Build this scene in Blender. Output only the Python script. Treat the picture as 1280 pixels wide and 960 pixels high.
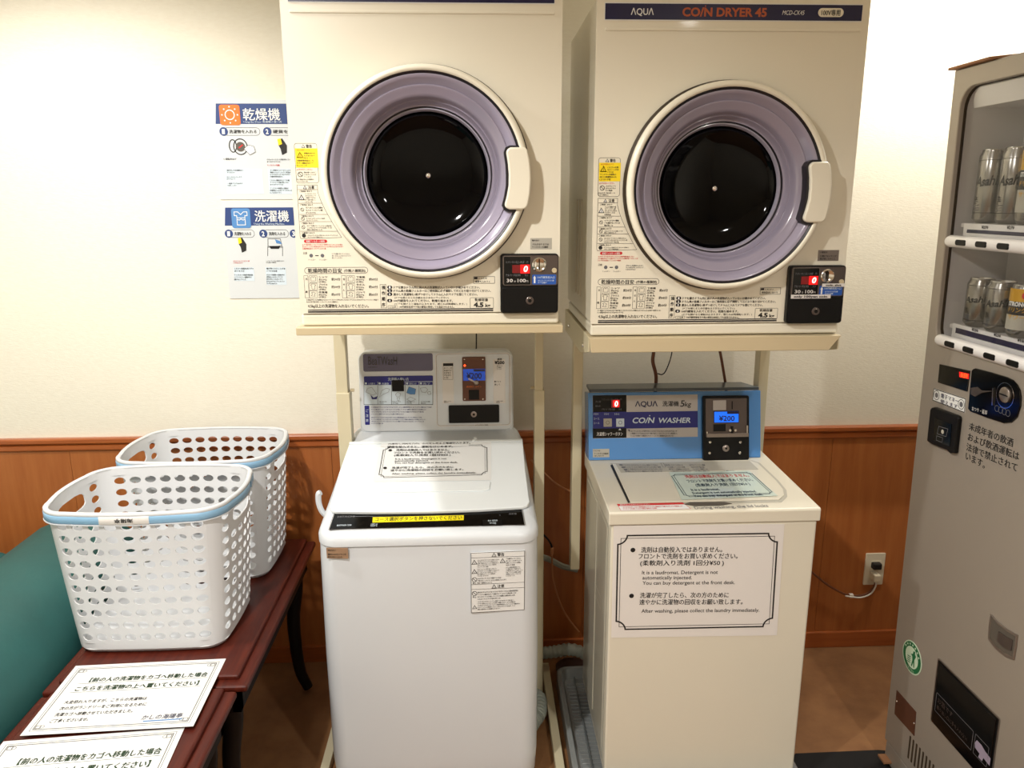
import bpy, math, random
from mathutils import Vector, Matrix
random.seed(4)
SC = bpy.context.scene
for o in list(bpy.data.objects): bpy.data.objects.remove(o)

# ------------------------------------------------------------------ camera
FPX = 960.0
CAM = Vector((0, 0, 1.70))
def _cam():
    p, y, r = math.radians(13.4), math.radians(2.5), math.radians(-0.19)
    f = Vector((math.sin(y)*math.cos(p), math.cos(y)*math.cos(p), -math.sin(p)))
    rt = Vector((math.cos(y), -math.sin(y), 0)); up = rt.cross(f)
    return f, math.cos(r)*rt + math.sin(r)*up, -math.sin(r)*rt + math.cos(r)*up
CF, CR, CU = _cam()
cd = bpy.data.cameras.new('camera'); cam = bpy.data.objects.new('camera', cd); SC.collection.objects.link(cam)
m3 = Matrix((CR, CU, -CF)).transposed().to_4x4(); m3.translation = CAM
cam.matrix_world = m3
cd.sensor_width = 36; cd.lens = 36*FPX/1280; cd.clip_start = 0.02
SC.camera = cam

# ------------------------------------------------------------------ light
SC.view_settings.view_transform = 'Standard'; SC.view_settings.look = 'None'
SC.view_settings.exposure = 0.0; SC.view_settings.gamma = 1.0
w = bpy.data.worlds.new('world'); SC.world = w; w.use_nodes = True
w.node_tree.nodes['Background'].inputs[0].default_value = (1, .93, .82, 1)
w.node_tree.nodes['Background'].inputs[1].default_value = 0.02
def spot(name, x, y, e, col=(1, .975, .93), size=.045, angle=160, blend=.5, z=2.61):
    l = bpy.data.lights.new(name, 'SPOT'); l.energy = e; l.color = col; l.shadow_soft_size = size
    l.spot_size = math.radians(angle); l.spot_blend = blend
    o = bpy.data.objects.new(name, l); SC.collection.objects.link(o); o.location = (x, y, z)
    return o
spot('ceiling_downlight', -1.25, 1.75, 84)
spot('ceiling_downlight', -0.80, 0.62, 135)
spot('ceiling_downlight', 1.55, 2.15, 60)
spot('ceiling_downlight', 1.10, -0.40, 150, angle=164, blend=1.0)
spot('ceiling_downlight', -0.70, -0.90, 58, angle=140, blend=.4)

# ------------------------------------------------------------------ pixel ray helpers (turn a measured point into a point on a real plane)
def ray(x, y): return CF + CR*((x-640)/FPX) + CU*((480-y)/FPX)
def onY(x, y, Y): d = ray(x, y); return CAM + d*(Y/d.y)
def onZ(x, y, Z): d = ray(x, y); return CAM + d*((Z-CAM.z)/d.z)
def onX(x, y, X): d = ray(x, y); return CAM + d*(X/d.x)

class PL:
    """plane with axes U (right), V (up), N (out)"""
    def __init__(s, O, U, V, off=(0, 0, 0)):
        s.O = Vector(O); s.U = Vector(U).normalized(); s.V = Vector(V).normalized()
        s.N = s.U.cross(s.V).normalized(); s.off = Vector(off)
    def px(s, x, y):
        d = ray(x, y); t = (s.O-CAM).dot(s.N)/d.dot(s.N); p = CAM+d*t-s.O
        return (p.dot(s.U), p.dot(s.V))
    def __call__(s, u, v, n=0.): return s.O + s.U*u + s.V*v + s.N*n + s.off
class CYL:
    """vertical cylinder surface: u runs round it, v up"""
    def __init__(s, c, r, face=0.): s.c = Vector(c); s.r = r; s.f = face
    def __call__(s, u, v, n=0.):
        a = s.f + u/s.r; return s.c + Vector((math.cos(a)*(s.r+n), math.sin(a)*(s.r+n), v))

# ------------------------------------------------------------------ materials
def lin(c): 
    return tuple((x/12.92 if x <= .04045 else ((x+.055)/1.055)**2.4) for x in [k/255 for k in c])
MT = {}
def mat(name, rgb, rough=.5, metal=0., coat=0., emit=None, es=1., bump=None, spec=None, vary=None, sss=0., alpha=None):
    m = bpy.data.materials.new(name); m.use_nodes = True; nt = m.node_tree; b = nt.nodes['Principled BSDF']
    c = (*lin(rgb), 1); b.inputs['Base Color'].default_value = c
    b.inputs['Roughness'].default_value = rough; b.inputs['Metallic'].default_value = metal
    b.inputs['Coat Weight'].default_value = coat; b.inputs['Coat Roughness'].default_value = .06
    if spec is not None: b.inputs['Specular IOR Level'].default_value = spec
    if emit: b.inputs['Emission Color'].default_value = (*lin(emit), 1); b.inputs['Emission Strength'].default_value = es
    if sss: b.inputs['Subsurface Weight'].default_value = sss; b.inputs['Subsurface Radius'].default_value = (.02, .02, .02)
    if alpha is not None: b.inputs['Alpha'].default_value = alpha
    if bump or vary:
        tc = nt.nodes.new('ShaderNodeTexCoord'); mp = nt.nodes.new('ShaderNodeMapping'); nt.links.new(tc.outputs['Object'], mp.inputs[0])
        if bump:
            sc, st, scl = bump
            n = nt.nodes.new('ShaderNodeTexNoise'); n.inputs['Scale'].default_value = sc; n.inputs['Detail'].default_value = 4
            mp2 = nt.nodes.new('ShaderNodeMapping'); mp2.inputs['Scale'].default_value = scl; nt.links.new(tc.outputs['Object'], mp2.inputs[0])
            nt.links.new(mp2.outputs[0], n.inputs['Vector'])
            bp = nt.nodes.new('ShaderNodeBump'); bp.inputs['Strength'].default_value = st; bp.inputs['Distance'].default_value = .002
            nt.links.new(n.outputs['Fac'], bp.inputs['Height']); nt.links.new(bp.outputs[0], b.inputs['Normal'])
        if vary:
            rgb2, sc, scl = vary
            mp.inputs['Scale'].default_value = scl
            n = nt.nodes.new('ShaderNodeTexNoise'); n.inputs['Scale'].default_value = sc; n.inputs['Detail'].default_value = 6; n.inputs['Roughness'].default_value = .6
            nt.links.new(mp.outputs[0], n.inputs['Vector'])
            rp = nt.nodes.new('ShaderNodeValToRGB'); rp.color_ramp.elements[0].position = .35; rp.color_ramp.elements[1].position = .68
            rp.color_ramp.elements[0].color = c; rp.color_ramp.elements[1].color = (*lin(rgb2), 1)
            nt.links.new(n.outputs['Fac'], rp.inputs[0]); nt.links.new(rp.outputs[0], b.inputs['Base Color'])
    MT[name] = m; return m
mat('cream', (230, 224, 206), .32, coat=.3)
mat('cream_dark', (200, 184, 150), .4)
mat('cream_post', (206, 196, 166), .38)
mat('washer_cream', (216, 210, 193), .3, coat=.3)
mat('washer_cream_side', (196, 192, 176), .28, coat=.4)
mat('white', (211, 216, 221), .3, coat=.4)
mat('white_lid', (232, 238, 241), .22, coat=.5)
mat('lavender', (150, 143, 162), .2, coat=.6)
mat('lavender_light', (166, 162, 180), .16, coat=.6)
mat('gasket', (18, 14, 22), .4)
mat('gap', (52, 40, 24), .6)
mat('black_glass', (4, 4, 5), .05, spec=.15)
mat('black', (7, 7, 8), .4, spec=.25)
mat('black_gloss', (5, 5, 6), .12, spec=.3)
mat('ink', (22, 20, 20), .6)
mat('ink_green', (22, 52, 22), .6)
mat('ink_dark_blue', (24, 52, 74), .5)
mat('ink_grey', (100, 100, 104), .6)
mat('red', (198, 28, 34), .5)
mat('yellow', (246, 216, 10), .5)
mat('tape_yellow', (240, 222, 20), .4)
mat('navy', (22, 20, 62), .3)
mat('navy_blue', (20, 26, 118), .3)
mat('poster_navy', (38, 62, 118), .5)
mat('poster_blue', (78, 132, 190), .5)
mat('orange', (236, 112, 26), .5)
mat('dull_orange', (176, 84, 44), .4)
mat('blue_label', (30, 84, 172), .35)
mat('pale_blue', (205, 218, 228), .5)
mat('pale_grey_label', (176, 172, 160), .5)
mat('paper', (226, 227, 226), .5)
mat('poster_board', (206, 210, 212), .6)
mat('paper_grey', (222, 218, 214), .35, coat=.3)
mat('sheet_green', (196, 210, 200), .3, coat=.3)
mat('tan_label', (152, 122, 96), .5)
mat('steel', (150, 140, 134), .3, metal=.85)
mat('steel_dark', (98, 88, 84), .35, metal=.7)
mat('chrome', (225, 222, 218), .12, metal=1.)
mat('silver_plate', (178, 172, 168), .4, metal=.3)
mat('brown_plate', (96, 62, 48), .35, metal=.4)
mat('purple_plate', (78, 72, 102), .25, coat=.5)
mat('console_blue', (76, 134, 196), .25, coat=.5)
mat('console_top', (72, 84, 92), .3, coat=.4)
mat('lcd', (20, 90, 190), .2, emit=(22, 110, 255), es=.9)
mat('lcd_dim', (20, 70, 160), .2, emit=(16, 70, 190), es=.45)
mat('lcd_ink', (6, 10, 40), .4)
mat('led', (255, 60, 40), .4, emit=(255, 190, 180), es=3.)
mat('led_glow', (160, 10, 10), .4, emit=(250, 14, 18), es=1.)
mat('led_dim', (90, 6, 8), .4, emit=(120, 6, 10), es=.5)
mat('led_orange', (255, 70, 20), .4, emit=(255, 84, 30), es=1.6)
mat('red_led', (255, 40, 20), .4, emit=(255, 70, 30), es=4.)
mat('basket', (207, 209, 212), .38)
mat('basket_blue', (134, 176, 208), .35)
mat('teal', (30, 78, 76), .62, bump=(60, .3, (1, 1, 1)), vary=((30, 86, 84), 5, (1, 1, 1)))
mat('table_wood', (66, 20, 12), .38, spec=.3, vary=((88, 32, 18), 9, (7, .7, 7)))
mat('table_dark', (16, 9, 7), .55, spec=.2)
mat('wallpaper', (233, 228, 213), .85, bump=(90, .35, (1, 1, 4)), vary=((229, 223, 207), 40, (1, 1, 3)))
mat('panel_wood', (176, 106, 54), .38, coat=.15, vary=((162, 92, 44), 6, (6, 6, .5)), bump=(60, .08, (8, 8, .6)))
mat('trim_wood', (170, 92, 42), .35, coat=.3, vary=((152, 78, 34), 6, (.6, 6, 8)))
mat('floor_mat', (122, 84, 52), .55, vary=((146, 104, 66), 7, (1, 1, 1)), bump=(120, .25, (1, 1, 1)))
mat('ceiling_paint', (236, 230, 214), .9)
mat('vend', (154, 145, 134), .42, metal=.25, bump=(300, .06, (1, 1, 1)))
mat('vend_in', (200, 196, 194), .5)
mat('vend_dark', (84, 78, 70), .5)
mat('vend_white', (226, 224, 224), .3, coat=.3)
mat('can', (150, 147, 142), .22, metal=.9)
mat('can_gold', (206, 156, 30), .3, metal=.3)
mat('can_lid', (210, 208, 204), .22, metal=.95)
mat('card', (140, 98, 66), .8)
mat('outlet', (214, 202, 176), .4)
mat('cable_brown', (104, 60, 36), .5)
mat('cable_tan', (176, 118, 76), .5)
mat('cable_black', (20, 16, 14), .5)
mat('cable_white', (226, 222, 212), .4)
mat('hose', (150, 156, 146), .5)
mat('pan', (134, 138, 138), .35, coat=.3)
mat('pan_groove', (104, 110, 112), .4)
mat('rubber_mat', (16, 15, 15), .9)
mat('green', (20, 104, 62), .4)
mat('pale_green', (196, 216, 190), .4)
mat('hand_purple', (150, 140, 160), .5)
def glassy(name):
    m = bpy.data.materials.new(name); m.use_nodes = True; nt = m.node_tree; nt.nodes.clear()
    o = nt.nodes.new('ShaderNodeOutputMaterial'); mx = nt.nodes.new('ShaderNodeMixShader')
    t = nt.nodes.new('ShaderNodeBsdfTransparent'); g = nt.nodes.new('ShaderNodeBsdfGlossy'); g.inputs['Roughness'].default_value = .02
    t.inputs[0].default_value = (.93, .93, .93, 1)
    lw = nt.nodes.new('ShaderNodeLayerWeight'); pw = nt.nodes.new('ShaderNodeMath'); pw.operation = 'POWER'; pw.inputs[1].default_value = 5
    ml = nt.nodes.new('ShaderNodeMath'); ml.operation = 'MULTIPLY_ADD'; ml.inputs[1].default_value = .6; ml.inputs[2].default_value = .018
    nt.links.new(lw.outputs['Facing'], pw.inputs[0]); nt.links.new(pw.outputs[0], ml.inputs[0])
    nt.links.new(ml.outputs[0], mx.inputs[0]); nt.links.new(t.outputs[0], mx.inputs[1]); nt.links.new(g.outputs[0], mx.inputs[2]); nt.links.new(mx.outputs[0], o.inputs[0])
    MT[name] = m
glassy('glass')

# ------------------------------------------------------------------ mesh builder
TXT = {}
def glyphs(s, bold, res):
    k = (s, bold, res)
    if k not in TXT:
        cjk = any(ord(ch) > 0x2fff for ch in s)
        c = bpy.data.curves.new('t', 'FONT'); c.body = s; c.resolution_u = res; c.offset = 0 if cjk else bold
        ob = bpy.data.objects.new('t', c); m = ob.to_mesh()
        vs = [tuple(v.co) for v in m.vertices]; fs = [tuple(p.vertices) for p in m.polygons]
        if cjk and bold > .015:      # heavier strokes: the glyphs once more, a hair to the side
            n_ = len(vs); vs += [(v[0]+bold*1.1, v[1]+bold*.5, .0001) for v in vs]; fs += [tuple(i+n_ for i in f) for f in fs]
        x0 = min(v[0] for v in vs); x1 = max(v[0] for v in vs); y0 = min(v[1] for v in vs); y1 = max(v[1] for v in vs)
        ob.to_mesh_clear(); bpy.data.objects.remove(ob); bpy.data.curves.remove(c)
        cap = max(y1, .5); low = min(y0, 0)
        TXT[k] = ([((v[0]-x0)/(x1-x0), v[1], v[2]) for v in vs], fs, (x1-x0), cap, low)
    return TXT[k]
LONG = ('感電火災けがのおそれがあります必ずお守りください分解修理改造はしないでください運転中はドアを開けないでください'
        '衣類が熱くなることがありますので十分注意してください可燃性の溶剤が付いた洗濯物は入れないでください子供を中に入れないでください'
        '水をかけないでください電源プラグはぬれた手で抜き差ししないでください洗剤を入れてからふたを閉めて硬貨を入れてください')
_pos = [0]
def jp(n):
    n = max(2, int(n)); a = _pos[0] % (len(LONG)-1); _pos[0] += n+3
    return (LONG+LONG+LONG+LONG)[a:a+n]

class MB:
    def __init__(s): s.v = []; s.f = []; s.m = []; s.mats = []
    def mi(s, name):
        if name not in s.mats: s.mats.append(name)
        return s.mats.index(name)
    def face(s, pts, mt):
        i = len(s.v); s.v += [Vector(p) for p in pts]; s.f.append(tuple(range(i, i+len(pts)))); s.m.append(s.mi(mt))
    def grid(s, rows, mt, closed=False, flip=False):
        i = len(s.v); nc = len(rows[0]); k = s.mi(mt)
        for r in rows: s.v += [Vector(p) for p in r]
        for a in range(len(rows)-1):
            for b in range(nc if closed else nc-1):
                c = (b+1) % nc
                q = (i+a*nc+b, i+a*nc+c, i+(a+1)*nc+c, i+(a+1)*nc+b)
                s.f.append(q[::-1] if flip else q); s.m.append(k)
    def box(s, x0, x1, y0, y1, z0, z1, mt):
        i = len(s.v); k = s.mi(mt)
        s.v += [Vector((x, y, z)) for z in (z0, z1) for y in (y0, y1) for x in (x0, x1)]
        for q in ((0, 2, 3, 1), (4, 5, 7, 6), (0, 1, 5, 4), (2, 6, 7, 3), (0, 4, 6, 2), (1, 3, 7, 5)): s.f.append(tuple(i+j for j in q)); s.m.append(k)
    def prism(s, pl, out, n0, n1, mt, back=True, side=None):
        """solid plate: outline (u,v) list between heights n0 < n1 on a plane"""
        a = [pl(u, v, n0) for u, v in out]; b = [pl(u, v, n1) for u, v in out]; i = len(s.v); n = len(out); k = s.mi(mt); k2 = s.mi(side or mt)
        s.v += a+b; ar = sum(out[j][0]*out[(j+1) % n][1]-out[(j+1) % n][0]*out[j][1] for j in range(n)) > 0
        f = tuple(range(i+n, i+2*n)); s.f.append(f if ar else f[::-1]); s.m.append(k)
        if back: f = tuple(range(i, i+n)); s.f.append(f[::-1] if ar else f); s.m.append(k2)
        for j in range(n):
            q = (i+j, i+(j+1) % n, i+n+(j+1) % n, i+n+j); s.f.append(q if ar else q[::-1]); s.m.append(k2)
    def flat(s, pl, out, n, mt):
        s.face([pl(u, v, n) for u, v in out], mt)
    def frame(s, pl, out, wd, n, mt):
        """line of width wd along closed outline (miter by offset towards centroid)"""
        k = len(out); inn = []
        ar = sum(out[j][0]*out[(j+1) % k][1]-out[(j+1) % k][0]*out[j][1] for j in range(k)); sg = 1 if ar > 0 else -1
        for j in range(k):
            p, q, r = Vector(out[j-1]), Vector(out[j]), Vector(out[(j+1) % k])
            d1 = (q-p); d2 = (r-q)
            if d1.length < 1e-7: d1 = d2
            if d2.length < 1e-7: d2 = d1
            d1.normalize(); d2.normalize(); n1 = Vector((-d1.y, d1.x))*sg; n2 = Vector((-d2.y, d2.x))*sg
            b = (n1+n2); b = b/max(b.length, 1e-6); c = max(b.dot(n1), .5); inn.append(tuple(q+b*(wd/c)))
        for j in range(k):
            j2 = (j+1) % k; s.face([pl(*out[j], n), pl(*out[j2], n), pl(*inn[j2], n), pl(*inn[j], n)], mt)
    def line(s, pl, a, b, wd, n, mt):
        a = Vector(a); b = Vector(b); d = (b-a).normalized(); q = Vector((-d.y, d.x))*wd/2
        s.face([pl(*(a-q), n), pl(*(b-q), n), pl(*(b+q), n), pl(*(a+q), n)], mt)
    def text(s, pl, a, b, h, st, n, mt, bold=.012, res=1, slant=0., vs=None):
        """text whose baseline runs from uv a to uv b with letter height h"""
        vv, ff, wd, cap, low = glyphs(st, bold, res)
        a = Vector(a); b = Vector(b); d = b-a; L = d.length; d /= L; q = Vector((-d.y, d.x)); sy = h/cap; i = len(s.v); k = s.mi(mt)
        for x, y, z in vv:
            p = a+d*(x*L+y*sy*slant)+q*(y*sy); s.v.append(pl(p.x, p.y, n+z))
        for f in ff: s.f.append(tuple(i+j for j in f)); s.m.append(k)
    def tpx(s, pl, xa, ya, xb, yb, hp, st, n=.0006, mt='ink', **kw):
        a = pl.px(xa, ya); b = pl.px(xb, yb); c = pl.px(xa, ya-hp); h = math.hypot(a[0]-c[0], a[1]-c[1])
        s.text(pl, a, b, h, st, n, mt, **kw)
    def lines(s, pl, x0, y0, x1, y1, k, mt='ink', n=.0006, fill=.68, last=.6, bold=.045, skew=0.):
        """k lines of small print in the pixel box"""
        hp = (y1-y0)/k
        for i in range(k):
            r = 1. if i < k-1 else last
            r *= random.uniform(.82, 1.)
            xe = x0+(x1-x0)*r; yb = y0+hp*(i+1)-hp*(1-fill)/2
            s.tpx(pl, x0, yb, xe, yb+skew*(xe-x0), hp*fill, jp((xe-x0)/(hp*fill)*.95), n, mt, bold=bold)
    def box2(s, pl, x0, y0, x1, y1):
        xm, ym = (x0+x1)/2, (y0+y1)/2
        return (pl.px(x0, ym)[0], pl.px(xm, y1)[1]), (pl.px(x1, ym)[0], pl.px(xm, y0)[1])
    def rpx(s, pl, x0, y0, x1, y1, n, mt, r=0., th=None):
        a, b = s.box2(pl, x0, y0, x1, y1); o = rr(a[0], a[1], b[0], b[1], r)
        if th is None: s.flat(pl, o, n, mt)
        else: s.prism(pl, o, n, n+th, mt)
        return o
    def fpx(s, pl, x0, y0, x1, y1, wd, n, mt, r=0.):
        a, b = s.box2(pl, x0, y0, x1, y1); s.frame(pl, rr(a[0], a[1], b[0], b[1], r), wd, n, mt)
    def poly(s, pl, pts, n, mt, th=None):
        o = [pl.px(*p) for p in pts]
        if th is None: s.flat(pl, o, n, mt)
        else: s.prism(pl, o, n, n+th, mt)
    def lpx(s, pl, xa, ya, xb, yb, wd, n, mt): s.line(pl, pl.px(xa, ya), pl.px(xb, yb), wd, n, mt)
    def disc(s, pl, c, r, n, mt, th=None, seg=20):
        o = circ(c, r, seg)
        if th is None: s.flat(pl, o, n, mt)
        else: s.prism(pl, o, n, n+th, mt)
    def ring(s, pl, c, r, wd, n, mt, seg=20): s.frame(pl, circ(c, r, seg), wd, n, mt)
    def lathe(s, pl, c, prof, seg, mt, cap=False):
        """profile of (radius, n) about the plane normal at uv c"""
        rows = [[pl(c[0]+r*math.cos(2*math.pi*j/seg), c[1]+r*math.sin(2*math.pi*j/seg), n) for j in range(seg)] for r, n in prof]
        s.grid(rows, mt, closed=True)
        if cap: s.face(rows[-1], mt)
    def tube(s, pts, r, mt, seg=8, taper=None, capped=True):
        pts = [Vector(p) for p in pts]; rows = []; up = Vector((0, 0, 1)); prev = None
        for i, p in enumerate(pts):
            t = (pts[min(i+1, len(pts)-1)]-pts[max(i-1, 0)]).normalized()
            if prev is None: a = t.cross(up if abs(t.z) < .9 else Vector((1, 0, 0))).normalized()
            else: a = (prev-t*prev.dot(t)).normalized()
            prev = a; b = t.cross(a); q = r if taper is None else r*taper(i/(len(pts)-1))
            rows.append([p+a*math.cos(2*math.pi*j/seg)*q+b*math.sin(2*math.pi*j/seg)*q for j in range(seg)])
        s.grid(rows, mt, closed=True)
        if capped: s.face(rows[0][::-1], mt); s.face(rows[-1], mt)
    def add(s, name, par=None, bevel=0., smooth=False, seg=2, solid=0., ang=40):
        me = bpy.data.meshes.new(name); org = ORG.get(par.name, Vector((0, 0, 0))) if par else Vector((0, 0, 0))
        if par is None and s.v:
            xs = [v.x for v in s.v]; ys = [v.y for v in s.v]; zs = [v.z for v in s.v]
            org = Vector(((min(xs)+max(xs))/2, (min(ys)+max(ys))/2, min(zs)))
        me.from_pydata([tuple(v-org) for v in s.v], [], s.f)
        for q in s.mats: me.materials.append(MT[q])
        me.polygons.foreach_set('material_index', s.m)
        o = bpy.data.objects.new(name, me); SC.collection.objects.link(o)
        if smooth:
            import bmesh
            bm = bmesh.new(); bm.from_mesh(me); bmesh.ops.remove_doubles(bm, verts=bm.verts, dist=1e-5); bm.to_mesh(me); bm.free()
            me.polygons.foreach_set('use_smooth', [True]*len(me.polygons)); me.set_sharp_from_angle(angle=math.radians(ang))
        if solid:
            import bmesh
            bm = bmesh.new(); bm.from_mesh(me)
            for e in bm.edges:
                if len(e.link_faces) == 1: e.smooth = False
            bm.to_mesh(me); bm.free()
        if par: o.parent = par
        else: o.location = org
        ORG[o.name] = org
        if solid:
            md = o.modifiers.new('solid', 'SOLIDIFY'); md.thickness = solid; md.offset = 0
        if bevel:
            md = o.modifiers.new('bevel', 'BEVEL'); md.width = bevel; md.segments = seg; md.limit_method = 'ANGLE'; md.angle_limit = math.radians(35)
            md.use_clamp_overlap = True
        return o
ORG = {}
def circ(c, r, seg=20): return [(c[0]+r*math.cos(2*math.pi*j/seg), c[1]+r*math.sin(2*math.pi*j/seg)) for j in range(seg)]
def rr(x0, y0, x1, y1, r=0., seg=5):
    if x1 < x0: x0, x1 = x1, x0
    if y1 < y0: y0, y1 = y1, y0
    if r <= 0: return [(x0, y0), (x1, y0), (x1, y1), (x0, y1)]
    r = min(r, (x1-x0)/2*.999, (y1-y0)/2*.999); o = []
    for cx, cy, a0 in ((x1-r, y0+r, -90), (x1-r, y1-r, 0), (x0+r, y1-r, 90), (x0+r, y0+r, 180)):
        for k in range(seg+1):
            a = math.radians(a0+90*k/seg); o.append((cx+r*math.cos(a), cy+r*math.sin(a)))
    return o
def thing(name, label, cat, loc, group=None):
    o = bpy.data.objects.new(name, None); SC.collection.objects.link(o); o.location = loc; o.empty_display_size = .05
    ORG[o.name] = Vector(loc); o['label'] = label; o['category'] = cat
    if group: o['group'] = group
    return o
def tag(o, label, cat, group=None):
    o['label'] = label; o['category'] = cat
    if group: o['group'] = group
    return o
def struct(o): o['kind'] = 'structure'; return o
def lab(o, s): o['label'] = s; return o
def bez(pts, n=8):
    """smooth curve through points (Catmull-Rom)"""
    P = [Vector(p) for p in pts]; P = [P[0]*2-P[1]]+P+[P[-1]*2-P[-2]]; o = []
    for i in range(1, len(P)-2):
        for k in range(n):
            t = k/n; a, b, c, d = P[i-1], P[i], P[i+1], P[i+2]
            o.append(.5*((2*b)+(c-a)*t+(2*a-5*b+4*c-d)*t*t+(3*b-a-3*c+d)*t**3))
    o.append(P[-2]); return o

# ================================================================== the room
WY = 2.639
XL, XR, YF, ZC = -2.35, 2.02, -2.3, 2.64
RAIL0, RAIL1 = .855, .900
m = MB(); m.box(XL-.1, XR+.1, YF-.1, WY+.1, -.1, 0, 'floor_mat'); struct(m.add('floor'))
m = MB(); m.box(XL-.1, XR+.1, YF-.1, WY+.1, ZC, ZC+.1, 'ceiling_paint'); struct(m.add('ceiling'))
m = MB(); m.box(XL-.1, XR+.1, WY, WY+.1, 0, ZC, 'wallpaper'); wb = struct(m.add('wall_back'))
m = MB(); m.box(XL-.1, XL, YF-.1, WY, 0, ZC, 'wallpaper'); struct(m.add('wall_left'))
m = MB(); m.box(XR, XR+.1, YF-.1, WY, 0, ZC, 'wallpaper'); struct(m.add('wall_right'))
m = MB(); m.box(XL, XR, YF-.1, YF, 0, ZC, 'wallpaper'); struct(m.add('wall_front'))
xx = XL
while xx < XR-.02:       # wainscot boards
    x1 = min(xx+.91, XR); m = MB(); m.box(xx+.0005, x1-.0005, WY-.008, WY+.001, .0, RAIL0+.01, 'panel_wood'); o = m.add('wood_panel', wb, bevel=.0006, seg=1); xx = x1
m = MB()
pr = [(0, RAIL0), (.014, RAIL0), (.016, RAIL0+.004), (.016, RAIL0+.018), (.011, RAIL0+.022), (.020, RAIL0+.026), (.022, RAIL0+.030), (.022, RAIL1-.004), (.019, RAIL1), (0, RAIL1)]
for j in range(len(pr)-1):
    a, b = pr[j], pr[j+1]; m.face([(XL, WY-a[0], a[1]), (XR, WY-a[0], a[1]), (XR, WY-b[0], b[1]), (XL, WY-b[0], b[1])], 'trim_wood')
struct(m.add('trim_1'))
m = MB(); m.box(XL, XR, WY-.018, WY, 0, .066, 'trim_wood'); struct(m.add('baseboard_back', bevel=.003))

# ================================================================== dryers
def triangle(m, pl, x, y, s, mt='ink', inner='paper'):
    a = pl.px(x, y); h = abs(pl.px(x, y)[1]-pl.px(x, y+s)[1])
    m.flat(pl, [(a[0]-h*.58, a[1]-h*.5), (a[0]+h*.58, a[1]-h*.5), (a[0], a[1]+h*.5)], .0006, mt)
    m.flat(pl, [(a[0]-h*.36, a[1]-h*.37), (a[0]+h*.36, a[1]-h*.37), (a[0], a[1]+h*.27)], .0009, inner)
    m.flat(pl, [(a[0]-h*.06, a[1]-h*.30), (a[0]+h*.06, a[1]-h*.30), (a[0], a[1]+h*.15)], .0012, mt)
def prohibit(m, pl, x, y, s, mt='ink'):
    a = pl.px(x, y); r = abs(pl.px(x, y)[1]-pl.px(x, y+s)[1])/2
    m.ring(pl, a, r, r*.22, .0006, mt, 16); m.line(pl, (a[0]-r*.6, a[1]+r*.6), (a[0]+r*.6, a[1]-r*.6), r*.22, .0008, mt)

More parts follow.
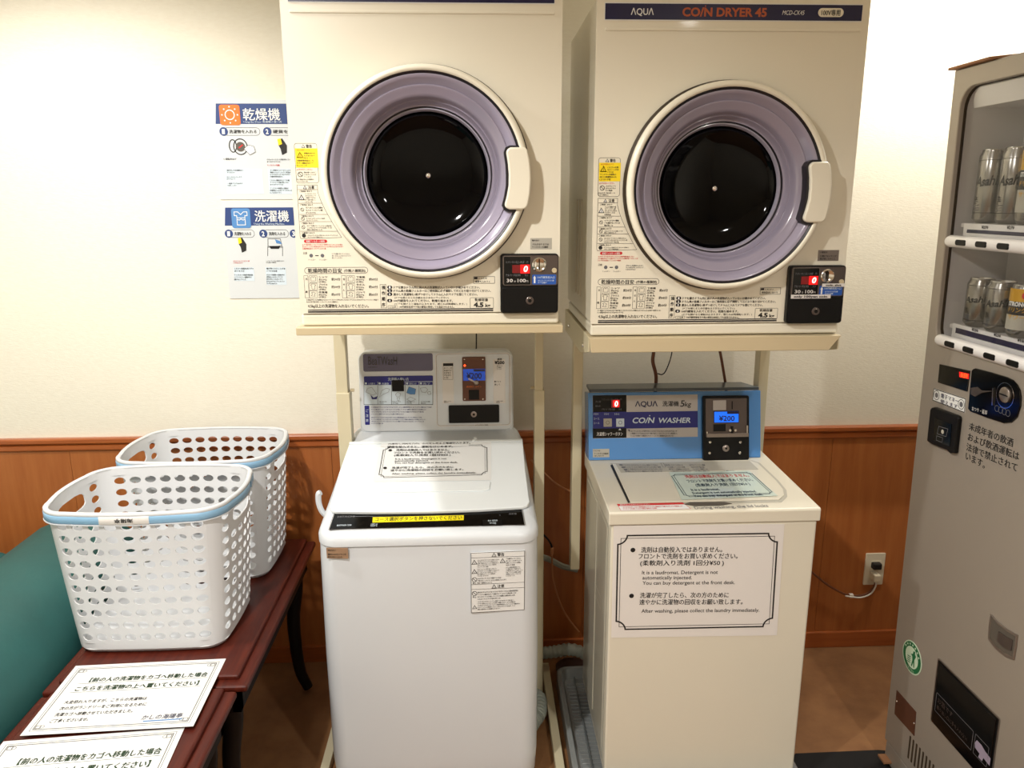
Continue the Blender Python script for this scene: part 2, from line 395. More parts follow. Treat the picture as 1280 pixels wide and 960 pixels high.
ZB = 1.397      # underside of the left dryer
def dryer(dx, dz, label, right):
    off = (dx, 0, dz); F = PL((-.118, 1.90, ZB), (1, 0, 0), (0, 0, 1), off)
    t = thing('clothes_dryer', label, 'dryer', (-.118+dx, 1.90, ZB+dz), 'coin dryers on stands')
    hw = .3195; H = .79; D = .50
    cu, cv = -.0012, .365; RH = .205
    # cabinet: shell with a round opening
    m = MB(); N = 72; zf = .035
    angs = sorted(set([2*math.pi*j/N for j in range(N)]+[math.atan2(y-cv, x-cu) % (2*math.pi) for x in (-hw, hw) for y in (zf, H)]))
    outer = []; inner = []
    for a in angs:
        c, s = math.cos(a), math.sin(a); k = min([(hw-cu)/c if c > 1e-6 else ((-hw-cu)/c if c < -1e-6 else 1e9), (H-cv)/s if s > 1e-6 else ((zf-cv)/s if s < -1e-6 else 1e9)])
        outer.append((cu+c*k, cv+s*k)); inner.append((cu+c*RH, cv+s*RH))
    rows = [[F(u, v, -D) for u, v in outer], [F(u, v, 0) for u, v in outer], [F(u, v, 0) for u, v in inner], [F(u, v, -.08) for u, v in inner]]
    m.grid(rows[:2], 'cream', True); m.grid(rows[1:3], 'cream', True); m.grid(rows[2:], 'gasket', True)
    m.face(rows[0][::-1], 'cream'); m.face(rows[3], 'gasket')
    m.add('cabinet', t, bevel=.006, seg=3)
    # lower skirt panel
    m = MB(); m.prism(F, rr(-hw+.001, 0.004, hw-.001, .033, 0), -D+.02, -.003, 'cream'); m.add('skirt_panel', t, bevel=.006, seg=3)
    # pressed seam under the top
    sv = F.px(530, 15)[1]
    m = MB(); m.prism(F, rr(-hw+.02, sv-.004, hw-.018, sv+.003, .003), -.001, .0025, 'cream'); m.add('pressed_seam', t, bevel=.002)
    # name strip
    s0 = sv+.020; s1 = s0+.034; m = MB(); P = lambda f: -hw+.018+f*(2*hw-.036)
    m.prism(F, rr(P(0), s0-.002, P(1), s1+.002, .001), 0, .0012, 'paper'); m.prism(F, rr(P(0)+.001, s0, P(1)-.001, s1, 0), .001, .0016, 'navy')
    m.text(F, (P(.10), s0+.010), (P(.188), s0+.010), .0145, 'ΛQUΛ', .0022, 'paper', bold=.012, res=3)
    m.text(F, (P(.298), s0+.008), (P(.625), s0+.008), .0185, 'CO/N DRYER 45', .0022, 'dull_orange', bold=.035, res=3)
    m.disc(F, (P(.386), s0+.0295), .0016, .0022, 'dull_orange')
    m.text(F, (P(.685), s0+.012), (P(.77), s0+.012), .0095, 'MCD-CK45', .0022, 'paper', bold=0, res=3, slant=.2)
    m.flat(F, rr(P(.825), s0+.008, P(.925), s0+.027, .0095), .0022, 'cream'); m.text(F, (P(.838), s0+.0115), (P(.912), s0+.0115), .0125, '100V専用', .0028, 'ink', bold=.03, res=2)
    lab(m.add('name_strip', t), 'navy strip with white and orange lettering')
    # ---- door: ring, gasket, bowl, glass
    d = MB(); d.lathe(F, (cu, cv), [(.2470, .0006), (.2470, .004), (.2435, .010), (.241, .014)], 96, 'gap'); d.lathe(F, (cu, cv), [(.236, .006), (.2395, .010), (.2395, .012)], 96, 'gap')
    d.lathe(F, (cu, cv), [(.2385, .009), (.2415, .016), (.2425, .030), (.241, .037), (.237, .0415), (.232, .043), (.2285, .0415), (.2265, .038)], 96, 'cream')
    door = d.add('door_ring', t, smooth=True)
    d = MB(); d.lathe(F, (cu, cv), [(.2275, .0385), (.2262, .0395), (.224, .0385), (.2205, .033)], 96, 'gasket'); d.add('door_gasket', door, smooth=True)
    d = MB()
    pf = [(.2212, .036), (.218, .036), (.212, .031), (.204, .020), (.2005, .0165), (.1995, .0185), (.1975, .0185), (.194, .015), (.182, .010), (.175, .004), (.172, -.010), (.1695, -.014), (.1675, -.0135), (.165, -.017), (.1615, -.030), (.1595, -.031), (.157, -.030)]
    d.lathe(F, (cu, cv), pf, 96, 'lavender'); d.lathe(F, (cu, cv), [(.157, -.030), (.1555, -.034), (.1535, -.034)], 96, 'gasket')
    d.lathe(F, (cu, cv), [(.1535, -.034), (.151, -.0335), (.1485, -.038), (.147, -.044)], 96, 'lavender_light')
    d.add('door_bowl', door, smooth=True, ang=50)
    d = MB(); d.lathe(F, (cu, cv), [(.1472, -.0435), (.142, -.052), (.130, -.060), (.10, -.067), (.05, -.072), (.001, -.0735)], 64, 'black_glass', cap=True); d.add('door_glass', door, smooth=True)
    d = MB(); d.lathe(F, (cu, cv), [(.0062, -.0735), (.0062, -.069), (.0045, -.0675), (.001, -.067)], 20, 'chrome', cap=True); d.add('centre_bolt', door, smooth=True)
    # handle
    HP = PL(F.O+F.N*.045, F.U, F.V, off)
    def hp(lst): return [HP.px(*p) for p in lst]
    hl = [(632.6, 190), (634.5, 186), (638, 184.3), (655, 184), (659, 186.5), (661.5, 198), (663.2, 213), (663.6, 226), (662.6, 242), (660, 256), (657, 261), (652, 262), (637, 262), (632.4, 260), (630.6, 256), (633.5, 245), (635.8, 232), (636, 218), (635, 205)]
    gl = [(629.8, 190), (632, 184), (637, 181.5), (650, 181.5), (650, 264.5), (636, 265), (630, 262.5), (627.5, 257), (630.5, 245), (632.6, 232), (632.8, 218), (632, 205)]
    d = MB(); d.prism(F, hp(gl), .006, .0400, 'gasket'); d.add('handle_recess', door)
    d = MB(); d.prism(F, hp(hl), .026, .050, 'cream'); d.add('door_handle', door, bevel=.004, seg=3, smooth=True, ang=30)
    # ---- printed warnings at left
    m = MB(); lw = .0008
    m.fpx(F, 369, 179, 397.5, 229, lw, .0005, 'ink', r=.006); triangle(m, F, 379, 182.5, 4.4, 'ink', 'paper'); m.tpx(F, 382.5, 184.6, 390, 184.6, 4, '警告', bold=.05)
    m.rpx(F, 369.5, 185.5, 397.5, 209.5, .0006, 'yellow'); m.tpx(F, 371, 188.5, 388, 188.5, 2, '火災や爆発のおそれ', n=.0008, mt='red'); triangle(m, F, 375, 193.5, 8, 'ink', 'yellow')
    m.lines(F, 380, 190, 396, 199, 3, n=.0009); m.lines(F, 371, 199, 396, 208.5, 3, n=.0009)
    m.tpx(F, 371, 213, 391, 213, 2, '必ずお守りください', mt='red', bold=.04); prohibit(m, F, 375.5, 218, 6.6); m.lines(F, 380, 214, 396, 222.5, 3); m.lines(F, 371, 223, 396, 228, 2)
    # second block, its right edge follows the door
    xr = lambda y: 398+max(0, (y-238))**1.28*.165
    out = [(371, 231)]+[(xr(y)-1, y) for y in (231, 240, 250, 258, 266, 274, 282, 290, 297)]+[(376, 298.5), (375, 296)]
    m.frame(F, [F.px(*p) for p in out][::-1], lw, .0005, 'ink')
    triangle(m, F, 381, 234, 4.4); m.tpx(F, 385, 236, 393, 236, 4, '注意', bold=.05)
    rows = [(237, 254, 't'), (254, 268, 'p'), (268, 277, 'p'), (277, 289, 'p'), (289, 298, 'd')]
    for y0, y1, kd in rows:
        xl = 372+(y0-231)*.06; m.lpx(F, xl, y0, xr(y0)-1, y0, lw, .0006, 'ink'); m.tpx(F, xl+2, y0+3, xl+18, y0+3, 2, 'ご使用にあたり', bold=.05)
        k = max(2, int((y1-y0-3.5)/2.7)); ix = xl+4.5; iy = (y0+y1)/2+1
        if kd == 't': triangle(m, F, ix, iy, 7)
        elif kd == 'p': prohibit(m, F, ix, iy, 4.6)
        else: m.disc(F, F.px(ix, iy), .0048, .0006, 'ink', seg=14)
        m.lines(F, xl+9, y0+4, xr((y0+y1)/2)-3, y1-.6, k)
    m.rpx(F, 380, 299.5, 409, 303.5, .0005, 'red', r=.004); m.tpx(F, 383, 302.7, 406, 302.7, 2.4, '乾燥フィルターの掃除', n=.0008, mt='paper', bold=.03)
    m.lines(F, 378, 304.5, 432, 312, 3, mt='red'); 
    for x in (389, 403): m.disc(F, F.px(x, 319.5), .0045, .0005, 'ink_grey', seg=10); m.tpx(F, x-4, 325.5, x+6, 325.5, 1.8, 'フィルター')
    m.lpx(F, 394, 319.5, 398.5, 319.5, .002, .0006, 'ink'); m.lines(F, 415, 316, 441, 323.5, 3, mt='ink_grey'); m.tpx(F, 379, 317.5, 384, 317.5, 2.4, '正面')
    lab(m.add('warning_print', t), 'column of small black, yellow and red warning print')
    # ---- bottom instructions
    m = MB()
    m.fpx(F, 380.5, 334, 460, 342, .0009, .0005, 'ink', r=.008); m.tpx(F, 385, 340.7, 427.5, 340.7, 5.4, '乾燥時間の目安', bold=.035, res=2); m.tpx(F, 430, 340, 457, 340, 3.6, '(衣類の種類別)', bold=.03)
    for bx, tag_, items in ((380.5, '衣類', ('シャツ', 'ブラウス', '作業着')), (427.3, '化せん', ('下着類', 'タオル', 'パジャマ'))):
        m.fpx(F, bx, 344.3, bx+5.4, 372.5, .0007, .0005, 'ink')
        for i, ch in enumerate(tag_): m.tpx(F, bx+1.5, 352+i*(16 if len(tag_) == 2 else 7)-2, bx+4, 352+i*(16 if len(tag_) == 2 else 7)-2, 2.6, ch, bold=.04)
        for i in range(3):
            y = 344.3+i*9.5; m.fpx(F, bx+6.2, y, bx+16.2, y+9.2, .0006, .0005, 'ink', r=.001)
            c = F.px(bx+11.2, y+4.6)
            sh = [[(-.006, -.005), (-.006, .005), (-.002, .007), (0, .004), (.002, .007), (.006, .005), (.006, -.005)],
                  [(-.004, -.006), (-.004, .002), (-.007, .004), (-.003, .007), (.003, .007), (.007, .004), (.004, .002), (.004, -.006)],
                  [(-.006, -.004), (-.002, .001), (-.005, .004), (0, .006), (.006, .003), (.003, -.001), (.005, -.005)]][i]
            m.frame(F, [(c[0]+p, c[1]+q) for p, q in sh], .0007, .0006, 'ink')
            m.tpx(F, bx+18, y+3.2, bx+29, y+3.2, 2.5, items[i], bold=.04); m.tpx(F, bx+18, y+6.1, bx+28, y+6.1, 2.2, '約200g', bold=.03); m.tpx(F, bx+18, y+8.9, bx+27, y+8.9, 2.2, '(5枚)', bold=.03)
            m.tpx(F, bx+34, y+6.3, bx+45, y+6.3, 3.4, ('約30分', '約30分', '約60分')[i] if bx < 400 else '約60分', bold=.04)
    m.lines(F, 383, 373.4, 474, 378.6, 2, last=.45, bold=.04)
    m.tpx(F, 385, 384.3, 461, 384.3, 4.2, '4.5kg以上の洗濯物を入れないでください。', bold=.045, res=2)
    m.rpx(F, 385, 386.0, 616.5, 387.2, .0005, 'gasket'); m.rpx(F, 385, 387.9, 616.5, 389.8, .0005, 'gasket')
    m.fpx(F, 475.5, 355.4, 483, 385, .0007, .0005, 'ink')
    for i, ch in enumerate('操作順序'): m.tpx(F, 477.2, 361.4+i*7.2, 481.8, 361.4+i*7.2, 4.6, ch, bold=.05)
    tx = [(360.6, 600, 'ドアを開きドラム内に前の人の洗濯物が入っていないか確かめてください。', '1'), (364.9, 613.5, 'ドラム奥の乾燥フィルターはご使用後に必ず掃除して元どおり取り付けてください。', '2'),
          (369.4, 597, '脱水した洗濯物を1枚ずつほぐしてドラムに入れてドアを閉じてください。', '3'), (377.3, 566, '100円硬貨を入れてください。乾燥を始めます。', '4')]
    for y, x1, st, nm in tx:
        m.rpx(F, 484, y-3.6, 490.3, y+.4, .0005, 'gasket', r=.004); m.tpx(F, 486.2, y-.2, 488.2, y-.2, 2.8, nm, n=.0008, mt='paper', bold=.04); m.tpx(F, 492, y, x1, y, 3.1, st, bold=.04, res=1)
    m.tpx(F, 493, 373.2, 561, 373.2, 2.4, '(ドアを閉じるとき衣類をはさまないでください)', bold=.02); m.tpx(F, 493, 381, 584, 381, 2.4, '(ドアを開けると運転は止まります。閉じれば再運転します。)', bold=.02)
    m.fpx(F, 485, 381.8, 497, 385.2, .0006, .0005, 'ink', r=.001); m.tpx(F, 487, 384.6, 495, 384.6, 2.2, 'ご注意'); m.tpx(F, 499, 384.8, 568, 384.8, 2.6, '100円硬貨専用です他の硬貨は使用しても返却されません。', bold=.03)
    m.fpx(F, 587.5, 371.8, 617, 385.6, .0008, .0005, 'ink', r=.003); m.tpx(F, 593.5, 376.2, 610, 376.2, 3.4, '乾燥容量', bold=.03); m.tpx(F, 592, 383.6, 604.5, 383.6, 5.8, '4.5', bold=.05, res=2); m.tpx(F, 606.5, 383.6, 613, 383.6, 4, 'kg', bold=.03, res=2)
    m.fpx(F, 591.8, 345.5, 618.5, 354.4, .0009, .0005, 'ink'); m.rpx(F, 592.6, 346.3, 597, 349, .0006, 'gasket'); m.lines(F, 598, 346.3, 617.5, 349.4, 1); m.lines(F, 594, 350, 617.5, 353.6, 1, last=.9)
    lab(m.add('instruction_print', t), 'black instruction print along the bottom edge')
    # rating label
    m = MB(); m.rpx(F, 662.8, 297.6, 689.8, 311.6, .0, 'pale_grey_label' if not right else 'steel', th=.0006); m.lines(F, 665, 299, 681, 302, 1, n=.001); m.lines(F, 665.5, 303.6, 688, 310.4, 2, n=.001, last=.9, bold=.05); lab(m.add('rating_label', t), 'grey rating label')
    # ---- coin unit
    G = PL(F.O, F.U, F.V, off)
    m = MB(); o = m.rpx(F, 625.3, 316.8, 697.2, 390.3, -.01, 'black', r=.008, th=.026); cb = m.add('coin_unit', t, bevel=.0025)
    n0 = .0165
    m = MB(); m.rpx(F, 627.8, 318.6, 696.5, 355.6, n0-.0005, 'steel_dark', r=.006, th=.001); m.add('face_plate', cb)
    m = MB(); m.rpx(F, 629.5, 320, 662.6, 355, n0, 'black_gloss', r=.003, th=.0015); m.fpx(F, 629, 319.6, 663, 355.4, .0008, n0+.0017, 'steel', r=.003); n1 = n0+.002
    m.tpx(F, 632, 328.2, 659.6, 328.2, 2.6, 'ただいまの投入金額　円', n=n1, mt='ink_grey'); m.tpx(F, 632, 344.3, 659.6, 344.3, 2.6, '残り時間　分', n=n1, mt='ink_grey')
    m.rpx(F, 640, 330.5, 650, 340.5, n1, 'led_dim'); m.rpx(F, 650, 330, 661.6, 341, n1, 'led_glow')
    m.text(F, F.px(653.4, 338.8), F.px(658.8, 338.8), .0145, '0', n1+.0006, 'led', bold=.03, res=2, slant=.14)
    m.tpx(F, 633, 351.8, 640.5, 351.8, 4.2, '30', n=n1, mt='paper_grey', res=2); m.tpx(F, 642, 351.8, 644.2, 351.8, 2.2, '分', n=n1, mt='paper_grey'); m.tpx(F, 646.5, 351.8, 656.5, 351.8, 4.2, '100', n=n1, mt='paper_grey', res=2); m.tpx(F, 657, 351.8, 659.6, 351.8, 2.2, '円', n=n1, mt='paper_grey')
    lab(m.add('time_display', cb), 'black time display with a red lit 0')
    c = F.px(673.5, 330); m = MB(); m.lathe(F, c, [(.0175, n0), (.0175, n0+.003), (.015, n0+.005), (.010, n0+.002), (.001, n0+.0015)], 28, 'chrome', cap=True)
    m.prism(F, rr(c[0]-.0009, c[1]-.011, c[0]+.0009, c[1]+.011), n0+.002, n0+.0062, 'black'); m.add('coin_slot', cb, smooth=True)
    m = MB(); m.disc(F, F.px(692, 337.3), .0062, n0, 'cream_dark', th=.004); m.add('return_button', cb, bevel=.001)
    m = MB(); m.rpx(F, 664.6, 342.4, 694.2, 354.6, n0, 'blue_label', r=.003, th=.001); m.poly(F, [(666.6, 353), (666.6, 347), (665.8, 347), (667.6, 343.6), (669.4, 347), (668.6, 347), (668.6, 353)], n0+.0013, 'paper')
    m.tpx(F, 671, 347, 692.5, 347, 2.7, '100円硬貨投入口', n=n0+.0014, mt='pale_blue', bold=.03); m.lines(F, 672, 348.4, 692, 353.6, 2, mt='pale_blue', n=n0+.0014); m.add('coin_label', cb)
    m = MB(); m.rpx(F, 627, 358.3, 696.3, 389.3, n0-.001, 'black', r=.005, th=.003); cd_ = m.add('cash_door', cb, bevel=.0015)
    c = F.px(661.6, 374.5); m = MB(); m.lathe(F, c, [(.0098, n0+.002), (.0098, n0+.005), (.008, n0+.006), (.001, n0+.006)], 24, 'steel_dark', cap=True); m.disc(F, c, .0045, n0+.0062, 'black', th=.0004); m.disc(F, F.px(661.6, 371.3), .0012, n0+.0064, 'chrome', th=.001); m.add('lock', cd_)
    if right:
        m = MB(); m.rpx(F, 628.5, 353.5, 679.5, 358.4, n0+.0025, 'paper_grey', th=.0004); m.tpx(F, 632, 357.2, 675, 357.2, 2.7, 'only 100yen coin', n=n0+.0034, bold=.04, res=2)
        m.rpx(F, 666.5, 339.2, 695.8, 343.4, n0+.006, 'paper_grey', th=.0004); m.tpx(F, 671, 342.4, 691, 342.4, 2.4, 'coin slot', n=n0+.0068, bold=.04, res=2); lab(m.add('label_tape', cb), 'strips of white label tape')
    # side louvres (left flank)
    S = PL((-.118+dx-hw, 2.16, ZB+dz), (0, -1, 0), (0, 0, 1))
    m = MB()
    for k in range(3): m.prism(S, rr(-.05+k*.05, .08, -.03+k*.05, .34, .01), 0, .002, 'cream')
    m.add('side_louvre', t, bevel=.0015)
    return t
dryer(0, 0, 'cream coin dryer at left, above the white washing machine', False)
dryer(.718, -.033, 'cream coin dryer at right with navy name strip, above the blue-console washer', True)

# ================================================================== dryer stands
def stand(x0, x1, zt, apron, yp, label, right):
    t = thing('dryer_stand', label, 'stand', ((x0+x1)/2, 2.2, 0), 'dryer stands')
    m = MB(); A = PL((0, 1.884, 0), (1, 0, 0), (0, 0, 1))
    if right: o = [(x0, zt), (x0+.006, zt-apron), (x1-.030, zt-apron), (x1, zt)]
    else: o = rr(x0, zt-apron, x1, zt, .003)
    m.prism(A, o, -.012, 0, 'cream_dark'); m.add('front_apron', t, bevel=.002)
    m = MB(); m.box(x0+.004, x1-.004, 1.896, 2.42, zt-.006, zt, 'cream_dark'); m.add('tray', t)
    for sx in (x0, x1):
        m = MB(); w_ = .004; xa = sx if sx == x0 else sx-w_
        S = PL((xa, 0, 0), (0, -1, 0), (0, 0, 1))
        m.prism(S, [(-1.896, zt), (-1.896, zt-apron), (-1.94, zt-apron-(.01 if right else 0)), (-2.05, zt-apron-(.03 if right else 0)), (-2.42, zt-apron-(.03 if right else 0)), (-2.42, zt)], -w_, 0, 'cream_post'); br = m.add('side_bracket', t, bevel=.001)
        for yy in (1.98, 2.30):
            m = MB(); m.lathe(PL((xa, yy, zt-(.035 if right else .010)), (0, -1, 0), (0, 0, 1)), (0, 0), [(.007, 0), (.007, .003), (.004, .005), (.0005, .005)], 12, 'chrome', cap=True); m.add('bolt', br)
    for px0, px1, side in ((x0+.03, x0+.068, 0), (x1-.066, x1-.032, 1)):
        if right: px0, px1 = ((.297, .327) if side == 0 else (.890, .922))
        else: px0, px1 = ((-.447, -.411) if side == 0 else (.175, .201))
        zs = 1.118
        if right:
            m = MB(); m.box(px0, px1, yp, yp+.045, .497 if side == 0 else .0, zt-.03, 'cream_post'); m.add('post', t, bevel=.002)
        else:
            m = MB(); m.box(px0, px1, yp, yp+.04, zs-.05, zt-.02, 'cream_post'); m.add('post', t, bevel=.002)
            m = MB(); m.box(px0-.001, px1+.005, yp-.003, yp+.044, .0, zs, 'cream_post'); lp = m.add('lower_post', t, bevel=.002)
            m = MB(); c = PL((px0 if side else px1+.005, yp+.02, zs+.004), (0, 1, 0) if not side else (0, -1, 0), (0, 0, 1)); m.lathe(c, (0, 0), [(.005, 0), (.005, .012), (.001, .012)], 10, 'cream_dark', cap=True); m.add('clamp_screw', lp)
    if not right:
        for fx in (-.498, .216):
            m = MB(); m.box(fx, fx+.027, 1.60, 2.53, 0, .03, 'cream_post'); m.add('floor_foot', t, bevel=.002)
    return t
stand(-.448, .210, 1.400, .020, 2.35, 'cream steel stand with telescoping posts holding the left dryer', False)
stand(.276, .920, 1.366, .038, 2.35, 'cream steel stand with deep tapered apron holding the right dryer', True)

# ================================================================== white washer (left)
def notched(pl, corners, n, m, mt, k=.045, wds=(.0022, .0008), gap=.006):
    """certificate style border with scooped corners between 4 pixel corners TL TR BR BL"""
    P = [Vector(pl.px(*c)) for c in corners]; L = (P[1]-P[0]).length
    for wd, g in ((wds[0], 0), (wds[1], gap)):
        out = []
        c = sum(P, Vector((0, 0)))/4
        for i in range(4):
            p = P[i]; a = (P[i-1]-p).normalized(); b = (P[(i+1) % 4]-p).normalized(); q = p+(a+b)*g; r = L*k if g == 0 else L*k*.6
            if g == 0:
                for j in range(7):
                    t = j/6*math.pi/2; out.append(tuple(q+a*r*math.cos(t)+b*r*math.sin(t)))
            else: out += [tuple(q)]
        ar = sum(out[j][0]*out[(j+1) % len(out)][1]-out[(j+1) % len(out)][0]*out[j][1] for j in range(len(out)))
        m.frame(pl, out, wd, n, mt)
def notice(m, pl, q, n, ink='ink', blk='ink', head='ink', mid=True, gap=.006):
    """the detergent notice; q maps paper fractions (0..1, 0..1 from top left) to pixels"""
    L = [(.13, .155, .63, '洗剤は自動投入ではありません。', .047, head), (.115, .222, .73, 'フロントで洗剤をお買い求めください。', .047, ink), (.125, .287, .645, '(柔軟剤入り洗剤 1回分¥50 )', .047, ink),
         (.145, .375, .61, 'It is a laudromat. Detergent is not', .032, ink), (.145, .422, .45, 'automatically injected.', .032, ink), (.145, .472, .715, 'You can buy detergent at the front desk.', .032, ink),
         (.135, .60, .68, '洗濯が完了したら、次の方のために', .047, ink), (.13, .665, .77, '速やかに洗濯物の回収をお願い致します。', .047, ink), (.15, .745, .88, 'After washing, please collect the laundry immediately.', .032, ink)]
    for x0, y, x1, st, h, mt in L:
        if not mid and y > .5: continue
        a = pl.px(*q(x0, y)); b = pl.px(*q(x1, y)); c = pl.px(*q(x0, y-h)); hh = math.hypot(a[0]-c[0], a[1]-c[1])
        m.text(pl, a, b, hh, st, n, mt, bold=.035 if h > .04 else .015, res=2)
    if mid:
        for y in (.14, .58):
            c = Vector(pl.px(*q(.075, y))); m.disc(pl, c, .0055, n, ink)
def quad(c):
    """bilinear map of pixel corners TL TR BR BL"""
    def q(u, v):
        return tuple((c[0][i]*(1-u)+c[1][i]*u)*(1-v)+(c[3][i]*(1-u)+c[2][i]*u)*v for i in (0, 1))
    return q

LX0, LX1, LYF = -.444, .156, 1.93
t = thing('washing_machine', 'white top-loading coin washing machine with black control strip, left of the two', 'washing machine', ((LX0+LX1)/2, 2.18, 0), 'washing machines')
def lwsec(x0, x1, y0, y1, z, r, bow=.012):
    """rounded plan section with slightly bowed front"""
    o = rr(x0, y0, x1, y1, r, 7); xm = (x0+x1)/2; hw = (x1-x0)/2
    return [Vector((x, y-bow*(1-((x-xm)/hw)**2)*(1 if y < (y0+y1)/2 else 0), z)) for x, y in o]
m = MB(); rows = []
for z, ins in ((.02, .010), (.05, .004), (.12, .0), (.45, -.002), (.755, .0), (.793, .001), (.796, .004)):
    rows.append(lwsec(LX0+ins, LX1-ins, LYF+ins, 2.47, z, .05))
m.grid(rows, 'white', True); m.face(rows[0][::-1], 'white'); m.add('cabinet', t, smooth=True)
for x in (LX0+.06, LX1-.06):
    for y in (1.99, 2.40): m = MB(); m.lathe(PL((x, y, 0), (1, 0, 0), (0, 1, 0)), (0, 0), [(.03, 0), (.028, .012), (.02, .024)], 14, 'black'); m.add('foot', t, smooth=True)
# top deck: rises toward the back and narrows
def deck(y, z, ins, r): return y, z, ins, r
rows = []; m = MB()
# rounded collar: lofted from the seam upward, tilting with the deck slope
SL = .285
def zt(y): return .838+SL*(y-1.955)
def ring(lift, ins, top):
    o = rr(LX0-.002+ins, LYF-.003+ins, LX1+.002-ins, 2.475-ins*.2, .055, 7); xm = (LX0+LX1)/2; hw = (LX1-LX0)/2; out = []
    for x, y in o:
        yb = y-.012*(1-((x-xm)/hw)**2)*(1 if y < 2.2 else 0)
        f = max(0, (y-1.93)/.54); xn = xm+(x-xm)*(1-.075*f*top)
        out.append(Vector((xn, yb, .797+(zt(y)-.797)*lift if lift < 1 else zt(y)+(lift-1))))
    return out
for lift, ins, top in ((0, .003, 0), (.0, 0, 0), (.5, -.001, .5), (.8, .004, .85), (.93, .012, 1), (.985, .022, 1), (1.0, .034, 1)): rows.append(ring(lift, ins, top))
m.grid(rows, 'white', True); m.face(rows[-1], 'white'); m.add('top_deck', t, smooth=True, ang=50)
T = PL((0, 1.955, .838), (1, 0, 0), (0, 1, SL)); 
# control strip (steeper lens)
C = PL(T.O+T.N*.0035, T.U, T.V)
m = MB(); m.prism(C, [C.px(*p) for p in ((411.5, 661.5), (419.5, 638.5), (652, 636), (655.5, 655.5))], -.003, .0, 'black_gloss'); m.frame(C, [C.px(*p) for p in ((410.3, 662.3), (418.3, 638), (653.2, 635.3), (656.8, 656.2))][::-1], .0012, .0002, 'steel')
m.tpx(C, 422, 647.5, 443, 646.8, 2.4, 'HITACHI', n=.0005, mt='ink_grey', bold=.0, res=2); m.tpx(C, 421, 657.8, 439, 657.3, 1.8, 'BEATWASH COIN', n=.0005, mt='pale_blue')
m.tpx(C, 463, 658.3, 471.5, 658, 4, 'お知らせ', n=.0005, mt='pale_blue')
m.tpx(C, 610, 652, 622, 651.6, 2, '脱水 槽洗浄', n=.0005, mt='pale_blue'); m.tpx(C, 612, 655, 620, 654.8, 2, '残り時間', n=.0005, mt='pale_blue'); m.tpx(C, 636, 643.5, 646, 643.2, 2, '風乾燥', n=.0005, mt='ink_grey'); m.tpx(C, 624, 645, 626, 645, 2, '分', n=.0005, mt='ink_grey')
m.rpx(C, 603, 650, 628, 657, .0003, 'black')
cs = m.add('control_strip', t)
m = MB(); o = [C.px(*p) for p in ((466, 646.8), (579.8, 644.2), (579.6, 650.3), (465.6, 653.4))]; m.prism(C, o, .0003, .0008, 'tape_yellow'); m.tpx(C, 468.5, 651.8, 577.5, 649.2, 4.6, 'コース選択ボタンを押さないでください', n=.0012, bold=.03, res=2); lab(m.add('warning_tape', cs), 'yellow tape with black Japanese print')
# lid
Lp = PL(T.O+T.N*.013, T.U, T.V)
lid_px = [(412, 633.5), (413.5, 637.5), (419, 639.3), (480, 639.8), (540, 639), (600, 636.8), (653, 633.5), (659.5, 631), (662, 626.5), (661, 620), (656.5, 585), (653.5, 551.5), (652, 549), (440, 551.5), (437, 553.5), (424, 590)]
m = MB(); m.prism(Lp, [Lp.px(*p) for p in lid_px], -.0105, .0, 'white_lid'); lid = m.add('lid', t, bevel=.003, seg=3)
m = MB(); m.prism(Lp, [Lp.px(*p) for p in ((465.5, 606), (466, 614.5), (470, 616.5), (605, 614.3), (612, 612.5), (613.5, 603.5), (611, 602), (468, 604.5))], 0, .0035, 'white_lid'); m.add('lid_handle', lid, bevel=.0025, seg=3)
m = MB(); m.poly(Lp, [(437, 553.5), (653, 549.5), (653.3, 552), (436.3, 556)], .0, 'white_lid', th=.004); m.add('hinge_bar', lid, bevel=.0015)
cor = [(477, 552.5), (614, 552.5), (614, 600.5), (465.5, 602.5)]
m = MB(); m.poly(Lp, cor, .0008, 'paper'); q = quad(cor)
c4 = [(479.5, 559), (609, 556), (609.5, 594), (472.5, 598)]
m2 = []; notched(Lp, c4, .0014, m, 'ink', k=.05, wds=(.0022, .0009), gap=.007); qn = quad([(474, 550), (616, 547), (617, 606), (462, 611)])
m.poly(Lp, [(477, 552.8), (586, 552.5), (586, 558.4), (476, 559)], .002, 'paper'); m.tpx(Lp, 485, 556.2, 588, 555.4, 2.6, '洗濯物と洗剤を入れ、ふたをしめると電源が入ります。', n=.0026, bold=.035, res=1)
m.tpx(Lp, 484, 560.6, 566, 560, 2.4, '硬貨を投入すると、運転をはじめます。', n=.0026, bold=.03)
notice(m, Lp, quad([(480, 556.5), (611, 556.5), (613, 604), (464, 607)]), .0026)
lab(m.add('lid_notice', lid), 'white detergent notice in a scooped black frame')
m = MB(); 
for k, (x, y) in enumerate(((592, 552), (594, 549.5))):
    u = Lp.px(x, y); m.lathe(Lp, u, [(.006, .004), (.005, .008), (.001, .009)], 12, 'white_lid', cap=True)
m.add('lid_catch', lid, smooth=True)
